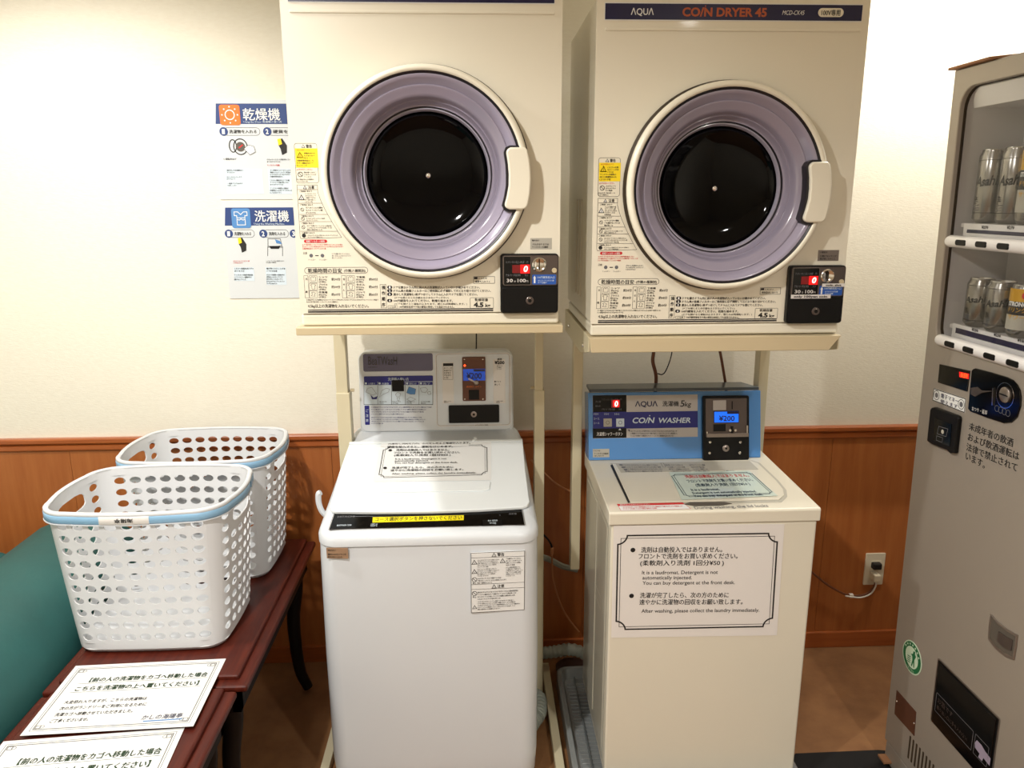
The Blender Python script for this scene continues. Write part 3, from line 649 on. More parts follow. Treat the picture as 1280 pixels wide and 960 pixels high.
# front stickers
Fw = PL((LX0, LYF-.0125, 0), (1, 0, 0), (0, 0, 1))
Fw2 = PL((LX0, LYF-.0100, 0), (1, 0, 0), (0, 0, 1))
m = MB(); Fz = PL((LX0, LYF-.0045, 0), Vector((1, -.075, 0)), (0, 0, 1)); m.rpx(Fz, 408.2, 685, 435, 698, -.002, 'tan_label', th=.0026); m.lines(Fz, 410, 686, 427, 689, 1, n=.0012); m.lines(Fz, 410, 691, 434, 697.6, 2, n=.0012, last=.85, bold=.05); lab(m.add('tan_label', t), 'tan printed label')
Fr = PL(onY(622, 720, LYF-.007), Vector((1, .035, .022)), Vector((-.022, 0, 1)))
m = MB(); q4 = [(588.5, 691), (656, 688.3), (655.5, 762.3), (589, 766)]; m.poly(Fr, q4, -.003, 'paper', th=.0034); m.frame(Fr, [Fr.px(*p) for p in q4][::-1], .0012, .0008, 'ink'); q = quad(q4)
def L_(x0, y0, x1, y1, w_=.001): a = Fr.px(*q(x0, y0)); b = Fr.px(*q(x1, y1)); m.line(Fr, a, b, w_, .0008, 'ink')
def W_(x0, y, x1, h, st, bold=.04):
    a = Fr.px(*q(x0, y)); b = Fr.px(*q(x1, y)); c = Fr.px(*q(x0, y-h)); m.text(Fr, a, b, math.dist(a, c), st, .0012, 'ink', bold=bold)
L_(0, .085, 1, .09); L_(0, .53, 1, .53); L_(0, .61, 1, .62)
W_(.49, .07, .62, .055, '警告'); W_(.49, .60, .62, .055, '注意')
for cx, cy, s_ in ((.43, .045, 5.2), (.43, .575, 5.2), (.065, .155, 6), (.59, .15, 6), (.065, .31, 6), (.065, .905, 5)): x, y = q(cx, cy); triangle(m, Fr, x, y, s_)
for cx, cy in ((.065, .45), (.065, .68)): x, y = q(cx, cy); prohibit(m, Fr, x, y, 6); m.tpx(Fr, x-2.5, y+5.4, x+2.5, y+5.4, 2, '禁止', bold=.03)
def B_(x0, y0, x1, y1, k):
    hp = (y1-y0)/k
    for i in range(k):
        r = random.uniform(.8, 1) if i < k-1 else .5; n_ = jp((x1-x0)*r*68/(hp*74*.62)); W_(x0, y0+hp*(i+1)-.003, x0+(x1-x0)*r, hp*.62, n_)
B_(.12, .11, .53, .25, 5); B_(.65, .10, .98, .24, 4); B_(.12, .26, .53, .40, 5); B_(.65, .25, .98, .42, 6); B_(.12, .41, .66, .52, 3); B_(.12, .64, .98, .79, 4); B_(.12, .80, .97, .96, 5)
lab(m.add('warning_sticker', t), 'white warning sticker with black Japanese print, slightly crooked')
# console
K = PL((-.136, 2.412, .965), (1, 0, 0), (0, .09, 1)); K0 = K.px
m = MB(); o = K.px(450.5, 541); o2 = K.px(641.3, 438); 
m.prism(K, rr(o[0], o[1]-.012, o2[0], o2[1], .026, 7), -.085, -.004, 'white'); con = m.add('console', t, bevel=.008, seg=4, smooth=True, ang=50)
m = MB(); m.prism(K, rr(o[0]+.003, o[1]+.003, o2[0]-.003, o2[1]-.003, .023, 7), -.006, 0, 'white'); m.add('console_face', con, bevel=.003, seg=3)
m = MB(); m.rpx(K, 454, 442, 541, 464, 0, 'purple_plate', r=.006, th=.0015); m.tpx(K, 460.5, 456, 496.5, 456, 10.5, 'BeaTWasH', n=.0022, mt='gasket', bold=.0, res=2); m.tpx(K, 460.5, 459.6, 472, 459.6, 2, 'coin washer', n=.0022, mt='gasket', bold=0); lab(m.add('name_plate', con), 'glossy purple name plate')
m = MB(); m.rpx(K, 455, 470, 541, 506, 0.0002, 'pale_blue', th=.0008); n1 = .0012
m.rpx(K, 455, 469.8, 541, 477, n1, 'navy_blue', r=.003); m.tpx(K, 485, 475.8, 511, 475.8, 4, '洗濯機の使い方', n=n1+.0005, mt='pale_blue', bold=.02, res=1)
for i in range(5):
    x = 455+i*17.2; m.rpx(K, x+.4, 477.2, x+16.8, 481.2, n1, 'navy_blue', r=.002); m.lpx(K, x, 477, x, 506, .001, n1+.0002, 'ink'); m.tpx(K, x+5, 480.6, x+14, 480.6, 2.3, ('ふたを開ける', '洗濯物', '硬貨を入れる', '洗剤を入れる', '完了')[i], n=n1+.0006, mt='pale_blue')
    m.disc(K, K.px(x+2.4, 479.2), .0035, n1+.0004, 'pale_blue', seg=10)
m.lpx(K, 541, 470, 541, 506, .0012, n1, 'ink'); m.lpx(K, 455, 505.6, 541, 505.6, .0015, n1, 'ink')
def sk(pts, mt='ink_grey', wd=.0009, fill=None):
    p = [K.px(*a) for a in pts]
    if fill: m.flat(K, p, n1+.0001, fill)
    m.frame(K, p, wd, n1+.0004, mt)
sk([(457, 490), (460, 485), (465, 484), (468, 488), (471, 492), (466, 494)]); sk([(463, 493), (467, 497), (472, 495), (471, 499), (465, 499)], fill='navy_blue')
sk([(474, 497), (477, 488), (483, 485), (487, 486), (486, 490), (479, 493)]); sk([(494, 493), (497, 490), (501, 492), (500, 496), (496, 496)]); sk([(496, 497), (500, 497), (499, 501), (497, 501)])
sk([(508, 491), (511, 483), (520, 486), (519, 493), (513, 493)], fill='poster_blue'); sk([(508, 499), (513, 496), (520, 499), (514, 502)]); sk([(525, 485), (532, 484), (535, 487), (532, 491), (527, 490)]); sk([(534, 490), (538, 489), (539, 493), (535, 493)])
for x in (473.5, 490.5, 508, 526): m.lines(K, x, 501, x+12, 504.8, 2, n=n1+.0004)
m.rpx(K, 490, 475, 505, 489, n1+.001, 'black'); m.add('instruction_panel', con)
m = MB(); m.rpx(K, 456, 507, 462, 531, .0003, 'navy_blue', r=.002); 
for i, ch in enumerate('ご注意'): m.tpx(K, 457.3, 515+i*6, 460.7, 515+i*6, 3.4, ch, n=.0008, mt='pale_blue', bold=.03)
m.lines(K, 464, 507.5, 540, 519, 4, mt='navy_blue', n=.0006, fill=.5); m.lines(K, 464, 520.5, 540, 530.5, 4, mt='navy_blue', n=.0006, fill=.5, last=.2); m.add('caution_print', con)
# coin area
m = MB(); a = K.px(546, 533); b = K.px(637.5, 441); m.frame(K, rr(a[0], a[1], b[0], b[1], .01), .0022, .0012, 'paper_grey'); m.frame(K, rr(a[0]+.002, a[1]+.002, b[0]-.002, b[1]-.002, .01), .001, .0014, 'steel'); m.add('coin_area_rim', con)
m = MB(); m.rpx(K, 553, 453, 567, 504, .0004, 'paper_grey', th=.0006); m.rpx(K, 554, 454, 566.5, 457.5, .0012, 'ink', r=.001); m.fpx(K, 554, 454, 566, 474.5, .0008, .0012, 'ink'); m.lines(K, 555, 458.5, 565.5, 473.5, 5, n=.0012); m.lines(K, 555, 500.5, 565.5, 503.6, 2, n=.0012); m.add('left_price_strip', con)
m = MB(); m.rpx(K, 616.5, 449, 631.5, 504, .0004, 'paper_grey', th=.0006); m.tpx(K, 621.5, 449.8+.4, 627.5, 450.2, 2.4, '標準', n=.0013, bold=.04); m.tpx(K, 618, 455, 630.6, 455, 4, '¥200', n=.0013, bold=.05, res=2); m.lines(K, 621, 456.5, 628, 462.2, 3, n=.0013, last=1)
m.rpx(K, 618, 476, 619.6, 477.8, .0013, 'ink'); m.lines(K, 620, 475.8, 630.5, 478, 1, n=.0013); m.lines(K, 618, 479, 630.5, 482, 1, n=.0013); m.lines(K, 620, 500.5, 629, 503.6, 2, n=.0013); m.add('right_price_strip', con)
m = MB(); m.rpx(K, 578, 446, 607, 501, .0, 'brown_plate', r=.004, th=.004); cm = m.add('coin_mechanism', con, bevel=.001); n2 = .0043
m = MB(); m.rpx(K, 579, 461, 606.5, 475.5, n2, 'lcd_dim', th=.0005); m.tpx(K, 583, 473, 602, 473, 7.4, '¥200', n=n2+.001, mt='lcd_ink', res=2, bold=.02); m.rpx(K, 592, 461.4, 606, 464, n2+.0008, 'navy'); m.add('price_display', cm)
m = MB(); c = K.px(595.5, 477.8); m.lathe(K, c, [(.0085, n2), (.0085, n2+.006), (.006, n2+.009), (.001, n2+.009)], 18, 'steel', cap=True); d = K.px(585.5, 472.5); m.line(K, c, d, .005, n2+.009, 'silver_plate'); m.add('return_lever', cm, smooth=True)
m = MB(); m.rpx(K, 586, 487, 599, 499.2, n2-.001, 'black', th=.0016); m.tpx(K, 583, 484, 602, 484, 2, '返却口 コイン', n=n2, mt='orange'); m.add('return_cup', cm)
for x, y in ((580.5, 449), (603.5, 449), (581, 498.5), (603.7, 498.5)): m = MB(); m.lathe(K, K.px(x, y), [(.003, n2), (.0024, n2+.0015), (.0005, n2+.002)], 10, 'chrome', cap=True); m.add('screw', cm, smooth=True)
m = MB(); m.disc(K, K.px(581, 456.7), .0032, n2, 'red_led', th=.001, seg=12); m.add('lamp', cm)
m = MB(); m.rpx(K, 561, 506, 624, 528, 0, 'black', r=.004, th=.008); cx_ = m.add('cash_box_door', con, bevel=.002)
c = K.px(592.3, 517.3); m = MB(); m.lathe(K, c, [(.0095, .008), (.0095, .011), (.007, .012), (.001, .012)], 20, 'steel', cap=True); m.disc(K, c, .004, .0121, 'black', th=.0005); m.add('lock', cx_, smooth=True)
m = MB(); m.rpx(K, 593, 529.5, 627, 532.3, .001, 'paper'); m.lines(K, 594, 529.8, 622, 532.3, 1, n=.0016); m.add('serial_label', con)
# drain hose hook on left flank
m = MB(); pts = bez([(-.430, 2.10, .815), (-.448, 2.10, .815), (-.461, 2.10, .83), (-.468, 2.10, .855), (-.467, 2.10, .88), (-.460, 2.10, .886)], 5); 
m.tube(pts, .0085, 'white', 8); m.add('hose_hook', t, smooth=True)

# ================================================================== cream washer (right)
RX0, RX1, RYF = .343, .907, 1.89
t = thing('washing_machine', 'cream coin washing machine with blue console and framed notice, right of the two', 'washing machine', ((RX0+RX1)/2, 2.12, .06), 'washing machines')
m = MB(); m.box(RX0+.003, RX1-.002, RYF, 2.36, .075, .8595, 'washer_cream'); m.add('cabinet', t, bevel=.006, seg=3)
S = PL((RX0+.003, 0, 0), (0, -1, 0), (0, 0, 1))
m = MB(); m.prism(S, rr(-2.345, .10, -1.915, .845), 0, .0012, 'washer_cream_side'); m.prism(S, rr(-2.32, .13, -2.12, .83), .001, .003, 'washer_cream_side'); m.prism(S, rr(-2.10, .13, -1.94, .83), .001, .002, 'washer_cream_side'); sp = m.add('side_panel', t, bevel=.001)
m = MB(); m.frame(S, [S.px(*p) for p in ((744.5, 727), (752, 745), (752, 762), (744.5, 741))], .003, .0035, 'cream'); m.add('finger_hold', sp)
for x in (RX0+.05, RX1-.05):
    for y in (1.94, 2.31): m = MB(); m.lathe(PL((x, y, .0278), (1, 0, 0), (0, 1, 0)), (0, 0), [(.028, 0), (.026, .03), (.022, .048)], 14, 'black'); m.add('foot', t, smooth=True)
# top cover, sloping slightly up to the back
m = MB(); SX = PL((RX0-.004, 0, 0), (0, -1, 0), (0, 0, 1))
prof = [(-1.885, .860), (-1.885, .893), (-1.889, .8975), (-2.365, .9105), (-2.365, .860)]
m.prism(SX, prof, -.572, 0, 'washer_cream'); cov = m.add('top_cover', t, bevel=.005, seg=3)
Tp = PL((RX0, 1.889, .8975), (1, 0, 0), (0, 1, .0273))
m = MB()      # lid in its recess
lo = [(765.5, 581), (938, 577.2), (947, 580), (970, 602), (979, 613), (980, 620), (974, 625.5), (788, 629.5)]
m.poly(Tp, [(763, 579.5), (940, 575.8), (950, 579), (973, 601), (983, 613), (984, 621), (977, 628), (786.5, 632)], .0003, 'pale_grey_label', th=.0006)
lab(m.add('lid_recess', cov), 'thin grey lid surround')
m = MB(); m.poly(Tp, lo, .0006, 'washer_cream', th=.0035); lid = m.add('lid', cov, bevel=.0015)
m = MB(); m.poly(Tp, [(763, 582.5), (766, 581), (788, 628.5), (785, 629)], .001, 'cable_black', th=.0012); m.poly(Tp, [(855, 630.8), (862, 628.6), (905, 628), (915, 630), (900, 632.5), (868, 633)], .001, 'vend_dark', th=.001); m.add('lid_gap', cov)
n3 = .0043
m = MB(); m.poly(Tp, [(769.5, 581.5), (937, 578), (948, 588.5), (776, 592.5)], n3, 'pale_grey_label', th=.0004); n4 = n3+.0008
for (x0, x1) in ((775, 826), (832, 858), (862, 882)):
    for k in range(4): m.lines(Tp, x0+k*2.2, 582+k*2.6, x1+k*2.2, 584.4+k*2.6, 1, n=n4, mt='ink_grey', bold=.04, last=1)
m.fpx(Tp, 827, 580.5, 831, 586, .0012, n4, 'ink_grey')
for k in range(3): m.disc(Tp, Tp.px(776+k*3, 583+k*3), .006, n4, 'ink_grey', seg=10)
m.lines(Tp, 905, 589.5, 930, 591.5, 1, n=n4, mt='ink_grey'); m.add('instruction_strip', lid)
m = MB(); g4 = [(836, 592.5), (936, 590.5), (972, 622), (852, 627)]; m.poly(Tp, g4, n3+.0012, 'sheet_green', th=.0005); n5 = n3+.0022
notched(Tp, [(837.5, 595.5), (938, 592.5), (968, 620), (856, 624)], n5, m, 'ink_dark_blue', k=.05, wds=(.0022, .0016), gap=.007)
q = quad([(832, 590), (935, 588), (975, 630), (846, 634)])
for (x0, y, x1, st, h, mt_) in ((.20, .24, .93, '洗剤は自動投入ではありません。', .085, 'red'), (.20, .37, .93, 'フロントで洗剤をお買い求めください。', .085, 'ink_dark_blue'), (.27, .49, .86, '(柔軟剤入り洗剤 1回分¥50 )', .085, 'ink_dark_blue'), (.20, .61, .50, 'It is a laudromat.', .06, 'ink_dark_blue'), (.20, .70, .86, 'Detergent is not automatically injected.', .06, 'ink_dark_blue'), (.20, .79, .90, 'You can buy detergent at the front desk.', .06, 'ink_dark_blue')):
    a = Tp.px(*q(x0, y)); b = Tp.px(*q(x1, y)); c = Tp.px(*q(x0, y-h)); m.text(Tp, a, b, abs(c[1]-a[1]), st, n5, mt_, bold=.03, res=1)
lab(m.add('lid_notice', lid), 'pale green notice in a dark blue frame')
m = MB(); m.poly(Tp, [(771, 630.5), (853, 628.5), (864, 636.5), (776, 638.8)], .0005, 'paper', th=.0004); m.poly(Tp, [(771, 630.5), (853, 628.5), (856, 630.8), (772.5, 633)], .0011, 'red'); m.frame(Tp, [Tp.px(*p) for p in ((771, 630.5), (853, 628.5), (864, 636.5), (776, 638.8))][::-1], .0012, .0012, 'red')
m.lines(Tp, 779, 633.6, 856, 637.6, 2, n=.0013, mt='red', skew=-.02); m.tpx(Tp, 775, 632.4, 812, 631.6, 1.6, '運転中はふたをあけないでください', n=.0015, mt='paper'); lab(m.add('red_label', cov), 'white and red warning label on front lip')
m = MB(); m.tpx(Tp, 869, 636.6, 961, 633.6, 3, 'During washing, the lid locks', n=.0006, mt='ink_grey', bold=.01, res=2); m.add('lid_print', cov)
# front notice
Ff = PL((RX0, RYF, 0), (1, 0, 0), (0, 0, 1))
c4 = [(767, 656.8), (980.5, 655), (971, 794), (764, 797)]
m = MB(); m.poly(Ff, c4, 0, 'paper_grey', th=.0008); nn = .0013
notched(Ff, [(771.5, 668.5), (973, 665.5), (965.5, 783.5), (769, 787.5)], nn, m, 'ink', k=.058, wds=(.0042, .0014), gap=.0095)
for (xa, ya, xb, yb, h, st, bd) in ((801, 690, 902.5, 689.4, 6.6, '洗剤は自動投入ではありません。', .03), (797.7, 698, 921.8, 697.6, 6.6, 'フロントで洗剤をお買い求めください。', .03), (800, 706.4, 904.5, 706, 6.4, '(柔軟剤入り洗剤 1回分¥50 )', .03),
        (802.3, 717.6, 897, 717, 4.4, 'It is a laudromat. Detergent is not', .008), (802.8, 724, 864.7, 723.8, 4.4, 'automatically injected.', .008), (802.8, 730.6, 918.3, 729.8, 4.4, 'You can buy detergent at the front desk.', .008),
        (799.6, 746.8, 910.6, 746.2, 6.4, '洗濯が完了したら、次の方のために', .03), (798.8, 755.3, 928, 754.7, 6.4, '速やかに洗濯物の回収をお願い致します。', .03), (801.5, 765.6, 948.9, 764.3, 4.4, 'After washing, please collect the laundry immediately.', .008)):
    m.tpx(Ff, xa, ya, xb, yb, h, st, n=nn, bold=bd, res=3)
for x, y in ((791, 687.3), (789.3, 744.6)): m.disc(Ff, Ff.px(x, y), .0066, nn, 'ink')
lab(m.add('framed_notice', t), 'large white notice in a scooped black frame')
# blue console
B = PL((.61, 2.27, .9065), (1, 0, 0), (0, .20, 1))
a = B.px(736, 574); b = B.px(951, 488); m = MB()
m.prism(B, rr(a[0], a[1]-.004, b[0], b[1]), -.085, 0, 'console_blue'); con = m.add('console', t, bevel=.0025, seg=2)
m = MB(); zt_ = b[1]; B2 = PL(B(0, zt_, 0), (1, 0, 0), (0, 1, .02)); m.prism(B2, [(a[0]+.004, .004), (b[0]-.004, .004), (b[0]-.04, .072), (a[0]+.004, .072)], 0, .010, 'console_top'); m.add('console_top', con, bevel=.002)
m = MB(); n1 = .0006
m.rpx(B, 741, 494, 872, 547, 0, 'silver_plate', th=.0008); n2 = .0012
m.rpx(B, 741, 494, 783, 515, n2, 'black_gloss'); m.rpx(B, 741, 514.8, 783, 535.4, n2, 'navy_blue'); m.rpx(B, 741, 535.4, 783, 547.4, n2, 'black_gloss'); m.rpx(B, 783, 514.3, 872, 535, n2, 'navy_blue')
n3 = .0018
m.tpx(B, 793.6, 508, 822, 507.8, 6.8, 'ΛQUΛ', n=n3, mt='navy', bold=.022, res=3); m.tpx(B, 827.8, 507.5, 848.4, 507.3, 6.2, '洗濯機', n=n3, bold=.035, res=2); m.tpx(B, 850, 508.3, 855, 508.2, 7.8, '5', n=n3, res=3, slant=.15, bold=.01); m.tpx(B, 855.6, 508, 863.4, 507.9, 5.8, 'kg', n=n3, res=3, slant=.15, bold=.01)
m.tpx(B, 790, 528.8, 817, 528.5, 6.9, 'CO/N', n=n3, mt='pale_blue', bold=.025, res=3, slant=.18); m.tpx(B, 822, 528.5, 863, 528.2, 6.4, 'WASHER', n=n3, mt='pale_blue', bold=.02, res=3, slant=.2); m.disc(B, B.px(812, 519.5), .0018, n3, 'pale_blue', seg=8)
m.lines(B, 788, 537.3, 850, 546, 3, n=n3, last=1); m.poly(B, [(784.5, 537), (787, 537), (787, 540)], n3, 'navy'); m.tpx(B, 861, 538.2, 870, 538.2, 1.6, 'MCW-C50')
m.tpx(B, 752, 500, 777, 500, 2.2, 'ただいまの投入金額　円', n=n3, mt='ink_grey'); m.tpx(B, 752, 512.6, 777, 512.6, 2.2, '残り時間　分', n=n3, mt='ink_grey'); m.tpx(B, 744, 503, 751, 503, 2.2, '洗濯', n=n3, mt='ink_grey'); m.tpx(B, 744, 508.5, 751, 508.5, 2.2, '脱水', n=n3, mt='ink_grey')
m.rpx(B, 764, 499.5, 775, 509.5, n3, 'led_dim'); m.rpx(B, 766, 500, 774, 509, n3+.0003, 'led_glow', r=.004)
m.tpx(B, 767.6, 508, 772, 508, 7, '0', n=n3+.001, mt='led', bold=.03, res=2, slant=.12)
for x in (742, 755, 768): m.tpx(B, x, 518.6, x+6, 518.6, 2.4, 'おまかせ', n=n3, mt='pale_blue')
for y in (524.5, 530): m.tpx(B, 742, y, 749, y, 2.2, 'コース', n=n3, mt='pale_blue')
m.tpx(B, 745.8, 544.5, 778.3, 544.3, 4.4, '洗濯槽シャワーボタン', n=n3, mt='paper_grey', bold=.0); m.poly(B, [(773, 537.6), (776.4, 537.6), (774.7, 535.3)], n3+.0003, 'paper')
fp = m.add('control_panel', con)
for x0, x1, ln in ((754.2, 764.6, 'pale_grey_label'), (770, 780, 'pale_blue')):
    m = MB(); m.rpx(B, x0, 523, x1, 533.3, n3, ln, th=.003); m.ring(B, B.px((x0+x1)/2, 528), .006, .0012, n3+.0035, 'navy_blue' if x0 > 760 else 'vend_dark', seg=10); m.add('push_button', fp, bevel=.001)
m = MB(); m.rpx(B, 741, 561.2, 761.6, 571.6, 0, 'pale_grey_label', th=.0008); m.lines(B, 742, 562, 756, 564.6, 1, n=.0014, bold=.04); m.lines(B, 743, 565.4, 760.5, 571, 2, n=.0014, bold=.05, last=.8); m.add('rating_label', con)
# coin box
m = MB(); m.rpx(B, 877.3, 494.4, 934.4, 574.6, 0, 'black', r=.006, th=.016); cb = m.add('coin_unit', con, bevel=.002); n0 = .0165
m = MB(); m.rpx(B, 880, 497.6, 931, 545, n0-.001, 'steel_dark', r=.002, th=.0025); fpn = m.add('steel_plate', cb, bevel=.0005); n6 = n0+.0018
m = MB(); m.rpx(B, 889, 500, 905, 512, n6, 'silver_plate', th=.002); m.rpx(B, 912.2, 501, 913.4, 511, n6, 'black', th=.0004); m.add('coin_slot', fpn)
m = MB(); m.rpx(B, 889.8, 513, 921.3, 528, n6, 'navy', r=.002, th=.0005); m.rpx(B, 890.6, 514, 920.6, 527.3, n6+.0008, 'lcd', r=.0015); m.rpx(B, 906.5, 513.9, 920.7, 516.8, n6+.0012, 'navy'); m.tpx(B, 896, 525.6, 915.6, 525.6, 6.8, '¥200', n=n6+.0016, mt='lcd_ink', bold=.02, res=2); lab(m.add('price_display', fpn), 'lit blue price display')
m = MB(); m.rpx(B, 889.5, 529.5, 904.8, 538.5, n6, 'black', th=.0006); m.rpx(B, 911, 532, 914, 541, n6, 'black', th=.003)
for x in (909.5, 916): m.disc(B, B.px(x, 537), .004, n6, 'chrome', th=.008, seg=10)
m.add('return_knob', fpn, bevel=.0006)
m = MB(); m.rpx(B, 880.6, 540.8, 932.5, 545.4, n0, 'steel', th=.008); m.rpx(B, 930.3, 531, 932, 545, n0, 'chrome', th=.007); m.rpx(B, 880.6, 538.5, 882, 545, n0, 'chrome', th=.007); m.add('catch_rail', cb, bevel=.0008)
for x, y in ((885.6, 552), (923.2, 552), (885, 565.4), (922.4, 565.2)): m = MB(); m.lathe(B, B.px(x, y), [(.0045, n0), (.0045, n0+.002), (.0025, n0+.004), (.0005, n0+.004)], 12, 'chrome', cap=True); m.add('screw', cb, smooth=True)
m = MB(); c = B.px(905, 559.6); m.lathe(B, c, [(.0105, n0), (.0105, n0+.003), (.008, n0+.0045), (.001, n0+.0045)], 22, 'steel', cap=True); m.disc(B, c, .0035, n0+.0046, 'black', th=.0004); m.add('lock', cb, smooth=True)

# ================================================================== drain pan under the cream washer
t = thing('drain_pan', 'pale grey ribbed washing machine drain pan beneath the cream washer', 'drain pan', (.58, 2.1, 0))
m = MB(); Z = PL((0, 0, 0), (1, 0, 0), (0, 1, 0)); 
def prow(x0, y0, x1, y1, z, r): return [Vector((x, y, z)) for x, y in rr(x0, y0, x1, y1, r, 5)]
px0, px1, py0, py1 = .262, .93, 1.80, 2.46
m.grid([prow(px0, py0, px1, py1, 0, .04), prow(px0, py0, px1, py1, .058, .04), prow(px0+.006, py0+.006, px1-.006, py1-.006, .062, .036), prow(px0+.016, py0+.016, px1-.016, py1-.016, .060, .03), prow(px0+.026, py0+.026, px1-.026, py1-.026, .024, .025)], 'pan', True)
m.face(prow(px0+.026, py0+.026, px1-.026, py1-.026, .024, .025), 'pan'); m.add('tray', t, smooth=True, ang=40)
m = MB()
for k in range(30): y = py0+.05+k*.019; m.box(px0+.036, px0+.30, y, y+.008, .022, .0275, 'pan')
o = m.add('ribs', t, bevel=.001, seg=1); o['kind'] = 'stuff'
m = MB(); m.box(px0+.062, px0+.066, py0+.03, py1-.03, .022, .036, 'pan_groove'); m.add('divider', t)

# ================================================================== wall posters
W = PL((0, WY, 0), (1, 0, 0), (0, 0, 1))
def poster(label, x0, x1, z1, z0, hdr, sq, sqc, title, sub, items):
    o = []; n = .0036
    t = thing('instruction_poster', label, 'poster', ((x0+x1)/2, WY-.002, z0), 'laundry instruction posters')
    m = MB(); m.prism(W, rr(x0, z0, x1, z1), .0005, .003, 'poster_board'); m.add('board', t)
    m = MB(); a = W.px(*hdr[0]); b = W.px(*hdr[1]); m.prism(W, [(a[0], a[1]), (a[0]+.006, b[1]), (x1-.012, b[1]), (x1-.012, a[1])], .0028, n, 'poster_navy')
    m.rpx(W, *sq, n, sqc, r=.008, th=.001); c = W.px((sq[0]+sq[2])/2, (sq[1]+sq[3])/2); k = .0052
    if sqc == 'orange':
        m.ring(W, c, .016, .003, k, 'paper', 20)
        for j in range(8): m.disc(W, (c[0]+.0245*math.cos(j*math.pi/4), c[1]+.0245*math.sin(j*math.pi/4)), .0026, k, 'paper', seg=8)
    else:
        m.frame(W, [(c[0]+p*.022, c[1]+q*.024) for p, q in ((-1, .9), (-.4, .9), (0, .55), (.4, .9), (1, .9), (1, .3), (.65, .3), (.65, 0), (-.65, 0), (-.65, .3), (-1, .3))][::-1], .0022, k, 'paper')
        m.frame(W, [(c[0]+p*.022, c[1]+q*.024) for p, q in ((-.65, -.05), (-.3, -.2), (0, -.05), (.3, -.2), (.65, -.05), (.65, -.95), (-.65, -.95))][::-1], .0022, k, 'paper')
    m.tpx(W, *title[:4], title[4], title[5], n=k, mt='paper', bold=.03, res=3); m.tpx(W, *sub[:4], 2.6, sub[4], n=k, mt='pale_blue', bold=0, res=1)
    m.add('header', t)
    m = MB()
    for (nx, ny, x_1, st, nm) in items['pills']:
        m.fpx(W, nx, ny-5, x_1, ny+5, .0012, .0034, 'ink', r=.012); m.disc(W, W.px(nx, ny), .0135, .0038, 'poster_navy'); m.tpx(W, nx-1.8, ny+3, nx+1.8, ny+3, 6, nm, n=.0044, mt='paper', bold=.03, res=2); m.tpx(W, nx+7, ny+2, x_1-4, ny+2, 4.2, st, n=.0040, bold=.04)
    for (bx0, by0, bx1, by1, mt_) in items['boxes']: m.rpx(W, bx0, by0, bx1, by1, .0034, mt_)
    for (bx0, by0, bx1, by1, k_, mt_) in items['lines']: m.lines(W, bx0, by0, bx1, by1, k_, mt=mt_, n=.0040, bold=.04)
    items['draw'](m)
    m.add('printed_steps', t)
    return t
def d1(m):
    for (x, r1, r2) in ((291.5, .021, .015), (301, .026, .019)):
        c = W.px(x, 183.5 if x > 295 else 182.5); o = [(c[0]+(.62 if x < 295 else .9)*r1*math.cos(a*.314), c[1]+r1*math.sin(a*.314)) for a in range(20)]; m.frame(W, o, .0032, .0036, 'ink')
    c = W.px(301, 183.5); m.disc(W, c, .015, .0038, 'vend_dark'); m.line(W, (c[0]-.006, c[1]-.004), (c[0]+.008, c[1]+.006), .004, .0042, 'red')
    m.poly(W, [(305, 186), (311, 181), (318, 183), (320, 190), (313, 194), (308, 189)], .0044, 'paper'); m.frame(W, [W.px(*p) for p in [(305, 186), (311, 181), (318, 183), (320, 190), (313, 194), (308, 189)]][::-1], .0012, .0048, 'ink')
    hand(m, 352, 182, 1.)
    for x, y in ((375, 182),): m.ring(W, W.px(x, y), .02, .003, .0036, 'ink')
def hand(m, x, y, s):
    m.poly(W, [(x-3.5*s, y-7*s), (x+1*s, y-9*s), (x+5*s, y-3*s), (x+7*s, y), (x+7*s, y+9*s), (x+1*s, y+12*s), (x-1*s, y+4*s), (x-4*s, y-1*s)], .0036, 'ink')
    m.poly(W, [(x-5*s, y-8*s), (x-1*s, y-9*s), (x+1*s, y-2*s), (x-3.5*s, y)], .0042, 'yellow')
def d2(m):
    hand(m, 302, 305, .9)
    m.frame(W, [W.px(*p) for p in ((335, 308), (335, 298), (351, 298), (353, 308))][::-1], .0016, .0036, 'ink'); m.poly(W, [(337, 308), (351, 307), (349, 311), (339, 311)], .0036, 'ink')
    for x in (335, 353.5): m.lpx(W, x, 308, x, 320, .0015, .0036, 'ink')
    m.lpx(W, 335, 309, 353.5, 309, .0015, .0036, 'ink'); m.poly(W, [(344, 299), (350, 301), (353, 305), (346, 304)], .0042, 'poster_blue')
poster('upper white poster with orange sun icon reading dryer in Japanese, left of the dryer', -.843, -.415, 2.018, 1.708, ((270, 155), (268.5, 129.5)), (275, 131, 300.5, 156.5), 'orange', (304.5, 149.5, 351, 149.5, 14, '乾燥機'), (305, 153.6, 353, 153.6, 'Using the Dryer 乾燥機の使い方'),
       dict(pills=[(280, 164.5, 325.5, '洗濯物を入れる', '1'), (334.5, 164.5, 384, '硬貨を入れる', '2')], boxes=[(283, 211, 329, 242.5, 'pale_blue'), (336, 211, 380, 242.5, 'pale_blue')],
            lines=[(280, 197, 307, 200.5, 1, 'ink'), (334, 198, 364, 203.5, 2, 'ink'), (334, 205, 366, 208, 1, 'red'), (284, 211.5, 305, 217, 2, 'ink'), (284, 220, 303, 225, 2, 'ink'), (285, 228, 308, 233, 2, 'ink'), (338, 211.5, 366, 222, 4, 'ink'), (338, 224, 366, 232, 3, 'ink'), (338, 234, 366, 242, 3, 'ink')], draw=d1))
